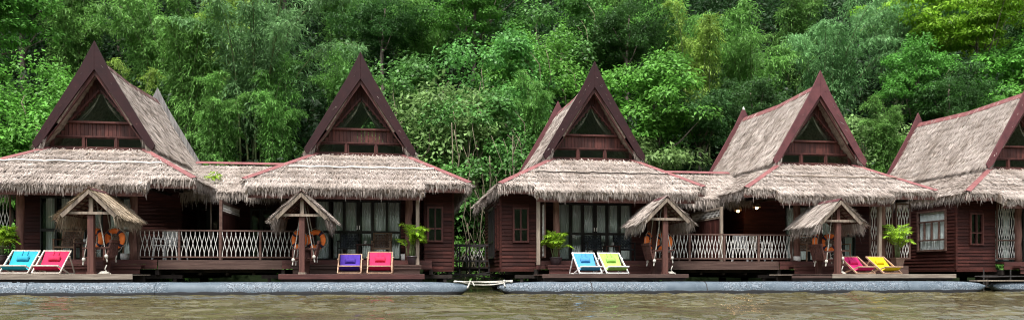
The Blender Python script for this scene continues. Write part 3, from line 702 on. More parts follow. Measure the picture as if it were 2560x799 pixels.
    for s, xo in ((-1, xl), (1, xr)):
        S4 = [(c + s * 1.32, YT, ZT), (c + s * 1.32, YBk, ZT), (c + xo, YBk, ZE), (c + xo, YE, ZE)]
        slab(sb, S4, .12, 20, 5, amp=.015); parts.append(thatch_plane(*S4, rng, dens=230, course=.34))
        dn = nrm(np.array([s * (abs(xo) - 1.32), 0, ZE - ZT]))
        parts.append(fringe((c + xo - s * .02, YE, ZE + .02), (c + xo - s * .02, YBk, ZE + .02), dn, rng, 100, (.2, .38), down=.62, layers=3))
    a0, a1 = apron; YA = 20.60; sl = (ZT - ZE) / (YT - YE); ZA = ZE - sl * (YE - YA) - .04
    Ap = [(c + a0, YE, ZE), (c + a1, YE, ZE), (c + a1, YA, ZA), (c + a0, YA, ZA)]
    slab(sb, Ap, .10, 22, 3, amp=.02); parts.append(thatch_plane(*[(p[0], p[1], p[2] + .03) for p in Ap], rng, dens=330, course=.25))
    dn = (0, YE - YT, ZE - ZT)
    parts.append(fringe((c + a0, YA, ZA + .05), (c + a1, YA, ZA + .05), dn, rng, 130, (.15, .27), down=.5, layers=4))
    parts.append(fringe((c + a0, YE - .1, ZE - .1), (c + a0, YA, ZA), (-.6, -.2, -.8), rng, 80, (.15, .28), layers=2)); parts.append(fringe((c + a1, YE - .1, ZE - .1), (c + a1, YA, ZA), (.6, -.2, -.8), rng, 80, (.15, .28), layers=2))
    for e0, e1 in ((xl, a0), (a1, xr)):
        if e1 - e0 > .15: parts.append(fringe((c + e0, YE, ZE + .02), (c + e1, YE, ZE + .02), dn, rng, 110, (.17, .30), down=.5, layers=3))
    lo_ = sb.build('lower_roof', M['thatch_base'], t); V, Q = cat(parts); npmesh('thatch', V, Q, lo_, M['thatch'])
    for s, xo in ((-1, xl), (1, xr)):    # folded metal caps on the hips
        p = Vector((c + s * 1.30, YT, ZT + .07)); q = Vector((c + xo + s * .02, YE - .02, ZE + .085)); mb = MB(); d = (q - p).normalized()
        for n_ in (Vector((0, 1, 0)), Vector((s, 0, 0))):
            w_ = Vector((-s * .13, -.02, -.035)) if n_.y else Vector((.0, .13, -.035))
            mb.prism([p, q, q + w_, p + w_], (0, 0, .008))
        mb.build('hip_cap', M['cap'], lo_)
    fa = MB()                               # fascia boards under the eaves
    fa.box(c + a0 + .05, c + a1 - .02, YA + .10, YA + .13, ZA - .25, ZA - .08)
    if a1 < xr - .3: fa.box(c + a1 + .0, c + xr + .01, YE + .02, YE + .05, ZE - .22, ZE - .10); 
    if a0 > xl + .3: fa.box(c + xl - .01, c + a0 - .0, YE + .02, YE + .05, ZE - .22, ZE - .10)
    fa.build('fascia', M['post'], t)
    for xo in (a0 + .03, a1 - .03): MB().bar((c + xo, YE + .6, ZE + .06), (c + xo, YA - .02, ZA - .13), .06, .10).build('rafter_end', M['greypost'], t)
    bmz = MB()
    for xx_ in np.arange(xl + .3, xr - .2, .62): bmz.bar((c + xx_, YE + .1, ZE - .14), (c + xx_, YT + 1.2, ZT - .25 if abs(xx_) < 1.3 else ZE - .1), .05, .08)
    bmz.build('rafters', M['dark'], t)
    if line:
        mb = MB(); q = (YT - line[2]) / (YT - YE); z = ZT + (ZE - ZT) * q + .10
        pts = [(c + line[0] + (line[1] - line[0]) * k / 14, line[2] + .012 * math.sin(k * 1.7), z + .016 * math.sin(k * 2.3) - .01) for k in range(15)]
        mb.tube(pts, .016, 6).build('roof_cable', line[3], t, True)
    # ---- body: front wall with glass doors
    YD = 23.8; zf = .9; zc = 3.05; bx0, bx1 = body; d0, d1 = doors; dz1 = 2.78
    cw = clap_wall((c + bx0, YD), (c + bx1, YD), zf, zc, (0, -1), [(d0 - bx0, d1 - bx0, zf - .01, dz1)]); clap(cw, (c + bx0, YD), (c + bx0, 27.8), zf, zc, (-1, 0)); clap(cw, (c + bx1, YD), (c + bx1, 27.8), zf, zc, (1, 0))
    cw.box(c + bx0, c + bx1, 27.75, 27.8, zf, zc + 1); cw.build('wall', M['clap'], t)
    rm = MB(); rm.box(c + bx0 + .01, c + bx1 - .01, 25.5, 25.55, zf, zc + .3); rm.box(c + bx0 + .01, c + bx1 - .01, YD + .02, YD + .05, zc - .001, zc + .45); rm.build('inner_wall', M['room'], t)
    np_ = 6; pw = (d1 - d0) / np_
    fr = MB(); 
    for k in range(np_ + 1):
        wd = .09 if k in (2, 4) else .07; wd = .12 if k == 3 else wd
        xk = c + d0 + k * pw; fr.box(max(xk - wd / 2, c + d0), min(xk + wd / 2, c + d1), YD - .05, YD + .05, zf + .001, dz1)
    for z0, z1 in ((zf, zf + .10), (zf + .86, zf + .94), (dz1 - .06, dz1)):
        for k in range(np_): fr.box(c + d0 + k * pw + .035, c + d0 + (k + 1) * pw - .035, YD - .045, YD + .045, z0, z1)
    dr = fr.build('glass_door', M['black'], t)
    for k in range(np_):
        x0 = c + d0 + k * pw; MB().box(x0 + .03, x0 + pw - .03, YD, YD + .006, zf + .1, dz1 - .06).build('pane', M['glass'], dr)
        V, Q = curtain_mesh((x0 + random.choice((.02, .02, .1)), YD + .12), (x0 + pw - .02, YD + .12), zf + .03, dz1 - .05, (0, -1), .022, .075); npmesh('curtain', V, Q, dr, M['curtain'], True)
    hd = MB(); 
    for s in (-.035, .035): hd.tube([(c + d0 + 3 * pw + s, YD - .08, zf + .98), (c + d0 + 3 * pw + s, YD - .08, zf + 1.1)], .01, 6)
    hd.build('handle', M['white'], dr)
    # ---- floor, steps and edge boards
    fl = MB(); k = 0
    yb_ = 21.3
    while yb_ < 23.75: fl.box(c - 2.02, c + 2.02, yb_, yb_ + .115, zf - .05, zf - .002); yb_ += .12
    fl.build('veranda_floor', M['deckred'], t)
    ed = MB(); ed.box(c - 2.02, c + 2.02, 21.27, 21.297, zf - .12, zf + .0); ed.box(c - 2.02, c + 2.02, 21.275, 21.3, zf - .245, zf - .121); ed.build('edge_board', M['deckred'], t)
    st = MB(); st.box(c - 1.75, c + 1.72, 20.93, 21.25, .735, .77); st.box(c - 1.75, c + 1.72, 20.95, 20.98, .655, .733); st.box(c - 1.7, c + 1.68, 20.99, 21.02, .53, .654)
    st.build('step', M['deckred'] if idx != 2 else M['deckbrown'], t)
    # ---- posts
    for xo in (-1.40, 1.38):
        pts = [(c + xo + random.uniform(-.02, .02), 21.42 + random.uniform(-.015, .015), zf - .02 + (2.0) * k / 7) for k in range(8)]
        MB().tube(pts, [.098 + random.uniform(-.008, .012) for _ in pts], 10).build('log_post', M['log'], t, True)
    for s in (-1, 1):
        if (s, idx) in ((1, 2), (-1, 3), (1, 4)):
            xo = (a1 - .16) if s == 1 else a0 + .14
            MB().box(c + xo - .05, c + xo + .05, 20.98, 21.08, .77, 2.62).build('porch_post', M['greypost'], t, bevel=.008)
    # ---- corner room (wing)
    if wing:
        s, w0, w1, yw0, yw1 = wing; zb0 = .66; xa, xb = (c + s * w0, c + s * w1); lo_x, hi_x = min(xa, xb), max(xa, xb)
        wm = MB(); wx0 = abs(w1) - .78 if True else 0
        win = (hi_x - lo_x) ; wc = .5 * (hi_x + lo_x) + (.0 if idx != 2 else -.10); ww = .235 if idx != 2 else .225
        o0, o1 = wc - ww - lo_x, wc + ww - lo_x
        cw = clap_wall((lo_x, yw0), (hi_x, yw0), zb0, zc - .05, (0, -1), [(o0, o1, 1.42, 2.42)])
        if idx == 5: ops = [(1.0 - .62, 1.0 + .75, 1.25, 2.58)]
        elif idx == 3: ops = [(.25, .85, 1.2, 2.5), (1.3, 2.6, 1.0, 2.55)]
        else: ops = []
        side = clap_wall((xb, yw0), (xb, yw1), zb0, zc - .05, (s, 0), ops); cw.v, cw.f = cw.v, cw.f; cw.add(side.v, side.f)
        clap(cw, (xa, yw0), (xa, 23.78), zf, zc - .05, (-s, 0))
        cw.box(min(xb - s * .02, xb - s * .05), max(xb - s * .02, xb - s * .05), yw1 - .05, yw1, zb0, zc); 
        cw.box(xb - .03 * (s > 0) - .0, xb + .03 * (s < 0), yw0 - .03, yw0 + .0, zb0, zc - .05) if False else None
        cw.build('corner_room_wall', M['clap'], t)
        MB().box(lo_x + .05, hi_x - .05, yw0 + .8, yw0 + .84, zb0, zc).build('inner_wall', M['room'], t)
        window(t, (wc - ww, yw0), (wc + ww, yw0), 1.42, 2.42, (0, -1), 1, [1.80], fm=M['board'], fw=.05, depth=.08)
        if idx == 5:
            window(t, (xb, yw0 + .38), (xb, yw0 + 1.75), 1.25, 2.58, (s, 0), 3, [1.62, 2.22], fm=M['rail'], fw=.06, depth=.06, curt=[(.03, .97)], mz=(1.62, 2.22), cd=.03)
        if idx == 3:
            window(t, (xb, yw0 + .25), (xb, yw0 + .85), 1.2, 2.5, (s, 0), 1, [1.7], fm=M['clap'], fw=.06, depth=.08)
            window(t, (xb, yw0 + 1.3), (xb, yw0 + 2.6), 1.0, 2.55, (s, 0), 2, [1.5], fm=M['black'], fw=.07, depth=.08, curt=[(.05, .95)])
        sk = MB(); sk.box(lo_x - .02, hi_x + .02, yw0 - .05, yw0 + .02, zb0 - .07, zb0 - .002); sk.box(min(xb, xb + s * .04), max(xb, xb + s * .04), yw0 + .022, yw1, zb0 - .07, zb0 - .002); sk.build('skirting', M['clap'], t)
        cb = MB(); cb.box(xb - .03 + s * .012, xb + .03 + s * .012, yw0 - .045, yw0 + .02, zb0, zc - .05); cb.build('corner_board', M['clap'], t)
    # ---- trellis screens
    for (x0, y0, x1, y1, z0, z1) in latt:
        f = MB(); a = (c + x0, y0, 0); b = (c + x1, y1, 0)
        for zz in (z0, z1 - .04, (z0 + z1) / 2 - .30): f.bar((a[0], a[1], zz), (b[0], b[1], zz), .04, .045)
        
        for e in (0, 1): ex_ = (a, b)[e]; f.box(ex_[0] - .018, ex_[0] + .018, ex_[1] - .018, ex_[1] + .018, z0 - .02, z1)
        fo = f.build('trellis_screen', M['rail'], t)
        l = MB(); zm = (z0 + z1) / 2 - .30; trellis(l, (a[0], a[1], 0), (b[0], b[1], 0), z0 + .03, zm - .02, .085, 1, .0065); trellis(l, (a[0], a[1], 0), (b[0], b[1], 0), zm + .02, z1 - .05, .085, 2, .0065); l.build('trellis', M['trellis'], fo)
    # ---- underfloor
    uf = MB()
    for xo in (-2.0, -1.2, -.4, .4, 1.2, 2.0): uf.box(c + xo - .05, c + xo + .05, 21.35, 27.8, .50, .65)
    for yo in (21.5, 23.2, 25.4, 27.4): uf.box(c - 2.6, c + 2.6, yo, yo + .10, .40, .498)
    for xo in np.arange(-2.4, 2.5, .8): uf.box(c + xo - .04, c + xo + .04, 21.52, 21.6, .1, .40); uf.box(c + xo - .1, c + xo + .12, 24.5, 24.6, .1, .40)
    uf.box(c - 1.9, c + 1.7, 22.6, 22.64, .2, .64)
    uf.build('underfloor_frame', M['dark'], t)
    return t
C1, C2, C3, C4, C5 = -8.46, -1.21, 5.785, 13.15, 20.6
bungalow(1, C1, 'leftmost bungalow with dark brown gable and grey weathered rear peak', M['barge'], (-1.94, .62), None,
         [(-2.5, 21.45, -1.65, 21.45, 1.2, 2.75)], (-2.75, 1.96), M['barge_grey'], 101, (3.0, 3.1), (-2.6, 2.0, 21.75, M['white']), body=(-2.6, 1.95))
bungalow(2, C2, 'second bungalow from left with dark brown gable facing straight on', M['barge'], (-1.42, 1.16), (1, 1.83, 2.62, 21.6, 26.0),
         [], (-2.85, 1.78), M['barge'], 102, (2.98, 3.08), (-1.9, 2.1, 21.7, M['white']))
bungalow(3, C3, 'third bungalow from left, dark gable and clapboard corner room on its left', M['barge'], (-.88, 1.54), (-1, 1.86, 3.0, 21.55, 25.6),
         [(-1.80, 21.12, -1.80, 21.55, 1.0, 2.55)], (-2.15, 2.5), M['barge_red'], 103, (3.15, 2.85), (-2.0, 2.0, 21.65, M['dark']))
bungalow(4, C4, 'fourth bungalow with reddish gable boards and white trellis at its right porch', M['barge_red'], (-.52, 2.0), None,
         [(1.0, 21.45, 1.25, 21.45, 1.0, 2.7), (1.50, 21.45, 1.74, 21.45, 1.0, 2.7), (1.88, 21.45, 2.33, 21.45, 1.0, 2.7)], (-2.35, 1.2), M['barge_red'], 104, (3.3, 2.85), (-2.0, 2.6, 21.7, M['greypost']), body=(-1.95, 2.65))
bungalow(5, C5, 'rightmost bungalow cut by the frame, with a bright curtained side window', M['barge_red'], (-.8, 1.78), (-1, 2.15, 3.5, 21.5, 26.0),
         [(-2.12, 21.45, -1.35, 21.45, 1.0, 2.75)], (-2.6, 2.5), M['barge_red'], 105, (3.62, 3.0), (-1.0, 2.0, 21.7, M['dark']))

# ---------------------------------------------------------------- linking verandas with their own little roofs
def veranda(ca, cb, x0, x1, xp, label, seed, tallx, rx0, rx1):
    rng = R(seed); random.seed(seed); zf = .9
    t = thing('linking_veranda', ((x0 + x1) / 2, 21.5, zf), label, 'veranda', 'railed verandas linking two bungalows')
    sb = MB(); xa, xb = ca + 2.2, cb - 2.2
    Fq = [(xa, 24.5, 3.86), (xb, 24.5, 3.86), (xb, 22.75, 2.86), (xa, 22.75, 2.86)]; Bq = [(xa, 24.5, 3.86), (xb, 24.5, 3.86), (xb, 26.8, 2.86), (xa, 26.8, 2.86)]
    slab(sb, Fq, .12, 10, 5); slab(sb, Bq, .12, 10, 5); ro = sb.build('roof', M['thatch_base'], t)
    V, Q = cat([thatch_plane(*Fq, rng, dens=300), thatch_plane(*Bq, rng, dens=80), fringe((xa, 22.75, 2.9), (xb, 22.75, 2.9), (0, -.8, -.5), rng, 120, (.25, .45), down=.6, layers=3)]); npmesh('thatch', V, Q, ro, M['thatch'])
    MB().prism([(xa, 24.52, 3.97), (xb, 24.52, 3.97), (xb, 24.36, 3.89), (xa, 24.36, 3.89)], (0, 0, .01)).build('ridge_cap', M['cap'], ro)
    fl = MB(); y = 21.36
    while y < 25.4: fl.box(x0, x1, y, y + .115, zf - .05, zf - .003); y += .12
    fl.build('floor', M['deckbrown'], t)
    ed = MB(); ed.box(x0, x1, 21.33, 21.357, zf - .13, zf - .004); ed.box(x0, x1, 21.31, 21.34, zf - .25, zf - .131); ed.build('edge_board', M['deckbrown'], t)
    n = 4; yr = 21.40; ra = MB(); zr0 = zf
    ra.box(rx0, rx1, yr - .03, yr + .03, 1.665, 1.705); ra.box(rx0, rx1, yr - .02, yr + .02, .955, .995)
    for k in range(n + 1):
        xk = rx0 + (rx1 - rx0) * k / n; xk = min(max(xk, rx0 + .03), rx1 - .03); ra.box(xk - .027, xk + .027, yr - .027, yr + .027, zf, 1.664)
    rl = ra.build('railing', M['rail'], t)
    for k in range(n):
        xa_ = rx0 + (rx1 - rx0) * k / n + .06; xb_ = rx0 + (rx1 - rx0) * (k + 1) / n - .06; l = MB(); trellis(l, (xa_, yr - .005, 0), (xb_, yr - .005, 0), .997, 1.663, .112, 1, .0075); l.build('trellis', M['trellis'], rl)
    # partition with trellis head
    pa = MB(); pa.box(xp - .04, xp + .04, 21.66, 21.74, zf, 2.54); pa.bar((xp, 21.74, 2.5), (xp, 24.1, 2.5), .06, .06); pa.bar((xp, 21.74, 2.22), (xp, 24.1, 2.22), .05, .05)
    po = pa.build('partition', M['greypost'] if seed == 202 else M['rail'], t)
    b = MB(); y = 21.76
    while y < 24.0: b.box(xp - .012 + random.uniform(-.004, .004), xp + .012, y, y + .11, zf + .1, 2.2); y += .12
    b.build('panel', M['board'], po)
    l = MB(); trellis(l, (xp, 21.76, 0), (xp, 24.05, 0), 2.26, 2.46, .10, 1, .006); l.build('trellis', M['trellis'], po)
    # rear wall with curtained windows
    cw = clap_wall((ca + 2.0, 25.6), (cb - 2.0, 25.6), zf, 3.1, (0, -1)); cw.build('rear_wall', M['clap'], t)
    for xw0, xw1 in tallx: window(t, (xw0, 25.54), (xw1, 25.54), zf + .05, 2.62, (0, -1), 0, [1.75], 'window', M['black'], .05, [(.08, .92)])
    uf = MB()
    for yo in (21.7, 23.4, 25.0): uf.box(x0, x1, yo, yo + .1, .56, .65)
    for xo in np.arange(x0 + .3, x1, .7): uf.box(xo - .04, xo + .04, 21.6, 25.2, .49, .557)
    uf.build('underfloor_frame', M['dark'], t)
    # lamps' wire and down pipe
    MB().tube([(x0 + .9, 23.2, zf), (x0 + .9, 23.2, 2.6), (x0 + .75, 23.2, 2.85)], .025, 8).build('pipe', M['greypost'], t, True)
    return t
def uX(u, y): return ux(u, y)
veranda(C1, C2, C1 + 2.03, C2 - 2.03, -4.91, 'railed veranda linking the first and second bungalows, slim brown partition post', 201,
        [(uX(462, 25.5), uX(492, 25.5)), (uX(494, 25.5), uX(520, 25.5)), (uX(521, 25.5), uX(547, 25.5)), (uX(626, 25.5), uX(652, 25.5)), (uX(653, 25.5), uX(680, 25.5))], C1 + 1.50, C2 - 1.56)
veranda(C3, C4, C3 + 2.03, C4 - 2.03, 9.48, 'railed veranda linking the third and fourth bungalows, grey framed partition', 202,
        [(uX(1850, 25.5), uX(1862, 25.5)), (uX(1864, 25.5), uX(1880, 25.5))], C3 + 1.50, C4 - 1.56)

# ---------------------------------------------------------------- pontoons, decks
def pontoon(x0, x1, y, r, zc, label, seed, ends=(True, True), flat=.62):
    random.seed(seed); pts = []; 
    def sec(x, sc, up):
        return x, sc, up
    S = []
    if ends[0]: S += [sec(x0, .12, .16), sec(x0 + .18, .45, .12), sec(x0 + .5, .78, .05), sec(x0 + 1.0, .96, .012)]
    else: S += [sec(x0, 1, 0)]
    n = int((x1 - x0 - 2) / .5)
    for i in range(n): S.append(sec(x0 + 1.2 + (x1 - x0 - 2.4) * i / (n - 1), 1 + random.uniform(-.008, .008), random.uniform(-.004, .004)))
    if ends[1]: S += [sec(x1 - 1.0, .96, .012), sec(x1 - .5, .78, .05), sec(x1 - .18, .45, .12), sec(x1, .12, .16)]
    else: S += [sec(x1, 1, 0)]
    mb = MB(); N = 20
    for x, sc, up in S:
        for k in range(N):
            a = 2 * PI * k / N; cy = math.cos(a); sz = math.sin(a); cy = math.copysign(abs(cy) ** .75, cy); sz = math.copysign(abs(sz) ** .75, sz)
            mb.v.append((x, y + cy * r * (.35 + .65 * sc), zc + up + sz * r * sc))
    for i in range(len(S) - 1):
        for k in range(N): k2 = (k + 1) % N; mb.f.append((i * N + k, i * N + k2, (i + 1) * N + k2, (i + 1) * N + k))
    mb.f.append(tuple(range(N))); mb.f.append(tuple((len(S) - 1) * N + k for k in range(N))[::-1])
    o = mb.build('pontoon', M['pontoon'], None, True)
    xw = x0 + 2.4
    while xw < x1 - 2 and y < 20:
        w_ = MB(); pts = [(xw, y + math.copysign(abs(math.cos(2 * PI * k / 24)) ** .75, math.cos(2 * PI * k / 24)) * (r + .004), zc + math.copysign(abs(math.sin(2 * PI * k / 24)) ** .75, math.sin(2 * PI * k / 24)) * (r + .004)) for k in range(24)]
        w_.tube(pts, .011, 5, True).build('weld_seam', M['steel'] if int(xw * 7) % 2 else M['pontoon'], o, True); xw += random.uniform(2.2, 3.4)
    return tag(o, label, 'pontoon', 'steel pontoons under the rafts')
pontoon(-17, 1.68, 19.35, .30, .02, 'long blue grey front pontoon under the left pair of bungalows', 1, (False, True))
pontoon(2.43, 16.2, 19.35, .30, .02, 'long blue grey front pontoon under the right pair of bungalows', 2)
pontoon(16.7, 26, 19.65, .27, .03, 'short dark tipped pontoon at the right edge of the photo', 3, (True, False))
for y in (23.0, 26.6):
    w_ = 'middle' if y < 24 else 'rearmost'
    pontoon(-17, 1.2, y, .27, .0, w_ + ' pontoon in the shade under the left pair of bungalows', 4, (False, True)); pontoon(3.0, 16.0, y, .27, .0, w_ + ' pontoon in the shade under the right pair of bungalows', 5); pontoon(17.0, 26, y, .27, .0, w_ + ' pontoon in the shade under the rightmost bungalow', 6, (True, False))
def deck(x0, x1, m, label, seed, y0=19.55, zt=.515, th=.125, parts=None):
    random.seed(seed); t = thing('bathing_deck', ((x0 + x1) / 2, y0, zt), label, 'deck', 'low bathing decks in front of the bungalows')
    pl = MB(); x = x0; 
    while x < x1 - .01: pl.box(x, min(x + .14, x1) - .008, y0 + .03, 20.9, zt - .035 + random.uniform(-.002, .002), zt - .004); x += .14
    pl.build('planks', m, t)
    for (a, b, mm, dy) in (parts or [(x0, x1, m, 0)]): MB().box(a, b, y0 + dy, y0 + dy + .028, zt - th, zt + .002).build('edge_board', mm, t, bevel=.006)
    MB().box(x0 + .05, x1 - .05, y0 + .06, y0 + .16, zt - th - .06, zt - .036).box(x0 + .05, x1 - .05, 20.5, 20.6, zt - th - .06, zt - .036).build('bearer', M['dark'], t)
    f = MB(); n = 4
    for k in range(n):
        xx_ = x0 + (x1 - x0) * (k + .25) / (n - .4); f.box(xx_ - .05, xx_ + .05, 19.62, 19.68, .24, zt - th - .061); f.box(xx_ - .10, xx_ + .10, 19.6, 19.72, .305, .33)
        f.box(xx_ - .05, xx_ + .05, 20.9, 21.0, .1, .5)
    f.build('bracket', M['steel'], t)
    return t
deck(-13, -6.48, M['deckgrey'], 'weathered grey bathing deck in front of the leftmost bungalow', 1)
deck(-3.06, .56, M['deckred'], 'red brown bathing deck in front of the second bungalow', 2)
deck(3.62, 7.62, M['deckbrown'], 'dark brown bathing deck in front of the third bungalow', 3, th=.10)
deck(10.6, 15.56, M['deckgrey'], 'bathing deck in front of the fourth bungalow, light board on a dark one', 4, th=.11, parts=[(10.6, 11.8, M['deckbrown'], .03), (11.78, 15.56, M['deckgrey'], 0)])

# walkway between second and third bungalow
t = thing('footbridge', (2.1, 24.2, .7), 'dark railed footbridge between the second and third bungalows', 'footbridge')
X0, X1 = C2 + 2.66, C3 - 3.02
fb = MB(); y = 24.1
while y < 25.2: fb.box(X0, X1, y, y + .11, .70, .74); y += .12
fb.build('planks', M['dark'], t)
ra = MB()
for yy_ in (24.12, 25.2):
    ra.box(X0, X1, yy_ - .025, yy_ + .025, 1.42, 1.465); ra.box(X0, X1, yy_ - .02, yy_ + .02, .92, .96)
    for k in range(5): xk = X0 + .03 + (X1 - X0 - .06) * k / 4; ra.box(xk - .02, xk + .02, yy_ - .02, yy_ + .02, .5, 1.42)
ra.build('railing', M['steel'], t)
l = MB(); trellis(l, (X0 + .1, 25.19, 0), (X1 - .1, 25.19, 0), .97, 1.41, .12, 1, .008); l.build('trellis', M['trellis'], t)
fr = MB(); fr.bar((X0 - .3, 24.1, .5), (X1 + .3, 24.1, .5), .05, .05); fr.bar((X0 - .3, 24.1, .30), (X1 + .2, 24.1, .62), .04, .04); fr.bar((X0 - .2, 24.2, .62), (X1 + .3, 24.2, .32), .04, .04); fr.bar((X0 - .3, 24.6, .66), (X1 + .3, 24.6, .66), .08, .07); fr.build('truss', M['steel'], t)
# ropes tying the pontoons
mb = MB()
rope(mb, (1.35, 19.25, .34), (2.75, 19.25, .33), .015, .03); rope(mb, (1.45, 19.3, .32), (2.6, 19.22, .30), .018, .07); rope(mb, (1.3, 19.2, .33), (2.8, 19.3, .36), .013, .02)
rope(mb, (1.7, 19.2, .33), (1.62, 19.15, .16), .02); rope(mb, (2.55, 19.2, .33), (2.58, 19.15, .2), .02); rope(mb, (1.75, 19.2, .33), (1.8, 19.15, .22), .018)
mb.ball((1.7, 19.2, .33), .03); mb.ball((2.57, 19.2, .34), .035); mb.ball((2.75, 19.25, .33), .035, 1.5); mb.ball((1.32, 19.22, .33), .03, 1.5)
tag(mb.build('mooring_rope', M['rope'], None, True), 'knotted white ropes lashing the two front pontoons together', 'rope')
# white gangplank on right pontoon and steel rail
MB().box(16.1, 22, 19.42, 19.72, .315, .345)
tag(MB().box(16.1, 22, 19.42, 19.72, .315, .345).build('gangplank', M['greypost'], None, loc=(19, 19.5, .31)), 'pale plank laid on the pontoon at the right edge', 'plank')
t = thing('steel_brace', (18.2, 20.6, .3), 'dark steel rail on short legs below the rightmost bungalow', 'rail')
MB().tube([(17.0, 20.6, .45), (22, 20.6, .45)], .02, 6).build('rail', M['steel'], t); 
for x in (17.3, 18.2, 19.1, 20.0): MB().tube([(x, 20.6, .0), (x, 20.6, .66)], .02, 6).build('leg', M['steel'], t)

# ---------------------------------------------------------------- swing shelters, swings, life rings
def shelter(x, label, m_post, seed):
    rng = R(seed); y0 = 19.76; zd = .515; y1 = 20.74; L0, L1 = y0 - .18, 21.12; ap = zd + 2.02; hw = .60; ez = zd + 1.45
    t = thing('swing_shelter', (x, y0, zd), label, 'shelter', 'little thatched swing shelters')
    MB().box(x - .07, x + .07, y0 - .07, y0 + .07, zd, zd + 1.52).build('post', m_post, t, bevel=.01); MB().box(x - .07, x + .07, y1 - .07, y1 + .07, zd, ap - .15).build('post', m_post, t, bevel=.01)
    MB().box(x - .09, x + .09, y0 - .09, y0 + .09, zd - .0, zd + .05).build('post_foot', M['greypost'] if seed == 302 else m_post, t)
    MB().box(x - .045, x + .045, y0 - .045, y0 + .045, zd + 1.521, ap - .12).build('king_post', M['greypost'] if seed in (301, 302) else M['post'], t)
    MB().box(x - .56, x + .56, y0 - .035, y0 + .035, zd + 1.46, zd + 1.52).build('tie_beam', M['greypost'], t) if False else MB().box(x - .56, x + .56, y0 - .115, y0 - .072, zd + 1.45, zd + 1.51).build('tie_beam', M['greypost'], t)
    MB().box(x - .04, x + .04, L0 + .05, L1 - .05, ap - .16, ap - .08).build('ridge_beam', M['post'], t)
    for s in (-1, 1): MB().bar((x + s * .005, L0, ap - .02), (x + s * (hw + .06), L0, ez - .06), .035, .085, (0, 1, 0)).build('barge_board', M['greypost'], t) if False else MB().prism([(x, L0, ap + .02), (x + s * (hw + .05), L0, ez - .02), (x + s * (hw - .02), L0, ez - .09), (x, L0, ap - .08)], (0, .03, 0)).build('barge_board', M['greypost'], t)
    ba = MB()
    for s in (-1, 1):
        for k in range(7): q = (k + .5) / 7; ba.bar((x + s * hw * q, L0 + .05, ap - .06 - (ap - ez) * q), (x + s * hw * q, L1 - .05, ap - .06 - (ap - ez) * q), .03, .03)
        for k in range(5): yy_ = L0 + .1 + (L1 - L0 - .2) * k / 4; ba.bar((x + s * .02, yy_, ap - .09), (x + s * hw, yy_, ez - .04), .035, .035)
    ba.build('battens', M['post'], t)
    sb = MB(); parts = []
    for s in (-1, 1):
        q = [(x, L0 + .02, ap), (x, L1, ap), (x + s * (hw + .10), L1, ez - .08), (x + s * (hw + .10), L0 + .02, ez - .08)]
        slab(sb, q, .04, 6, 5, amp=.006)
        q2 = [(a, b, c_ + .012) for a, b, c_ in q]; parts.append(thatch_plane(*q2, rng, dens=520, course=.2, lenr=(.2, .38)))
        e0 = (x + s * (hw + .08), L0, ez - .04); e1 = (x + s * (hw + .08), L1, ez - .04); parts.append(fringe(e0, e1, (s * .7, 0, -.7), rng, 150, (.2, .40), down=.5, layers=4))
        parts.append(fringe((x + s * .15, L0 + .06, ap - .11), (x + s * (hw + .1), L0 + .06, ez - .05), (s * .5, -.25, -.5), rng, 60, (.08, .18), down=.3, layers=1)); parts.append(fringe((x, L1, ap - .03), (x + s * (hw + .1), L1, ez - .05), (s * .5, .25, -.5), rng, 90, (.1, .2), down=.4, layers=2))
    ro = sb.build('roof', M['thatch_base'], t); V, Q = cat(parts); npmesh('thatch', V, Q, ro, M['thatch'] if seed != 301 else M['thatch_old'])
    cp = MB()
    for s in (-1, 1): cp.prism([(x, L0 + .02, ap + .075), (x + s * .10, L0 + .02, ap - .0), (x + s * .10, L1 - .25, ap - .0), (x, L1 - .25, ap + .075)], (0, 0, .01))
    cp.build('ridge_cap', M['capdark'] if seed < 303 else M['barge_red'], ro)
def swing(x, label, seed, face=1):
    random.seed(seed); zs = .515 + .42; y0, y1 = 19.93, 20.60; t = thing('swing_bench', (x, 20.3, zs), label, 'swing', 'hanging bench swings')
    se = MB()
    for k in range(6): xx_ = x - .24 + k * .095; se.box(xx_ - .036, xx_ + .036, y0, y1, zs - .02, zs + .005)
    for yy_ in (y0 + .08, y1 - .08): se.box(x - .28, x + .28, yy_ - .03, yy_ + .03, zs - .075, zs - .021)
    se.build('seat', M['post'], t)
    bk = MB(); xb = x + face * .27
    for yy_ in np.linspace(y0 + .03, y1 - .03, 7): bk.bar((xb, yy_, zs), (xb + face * .10, yy_, zs + .38), .04, .03, (0, 1, 0))
    bk.bar((xb + face * .105, y0, zs + .40), (xb + face * .105, y1, zs + .40), .05, .07); bk.build('backrest', M['post'], t)
    for yy_ in (y0 + .02, y1 - .02): MB().bar((x - .28, yy_, zs + .22), (x + .34, yy_, zs + .24), .055, .035).bar((x - .25, yy_, zs), (x - .25, yy_, zs + .21), .04, .04).bar((x + .22, yy_, zs), (x + .22, yy_, zs + .21), .04, .04).build('armrest', M['post'], t)
    for yy_, s in ((y0 + .03, -1), (y0 + .05, 1), (y1 - .05, -1), (y1 - .03, 1)):
        mb = MB(); top = (x + s * .03, yy_, .515 + 1.80); mid = (x + s * (.24 if s < 0 else .27), yy_ - .03, zs + .02 - (.08 if s < 0 else 0)); rope(mb, top, mid, .013); mb.ball(mid, .045, 1, 1, 1.2); rope(mb, mid, (mid[0] + s * .02, mid[1], mid[2] - .14), .018); mb.build('rope', M['rope'], t, True)
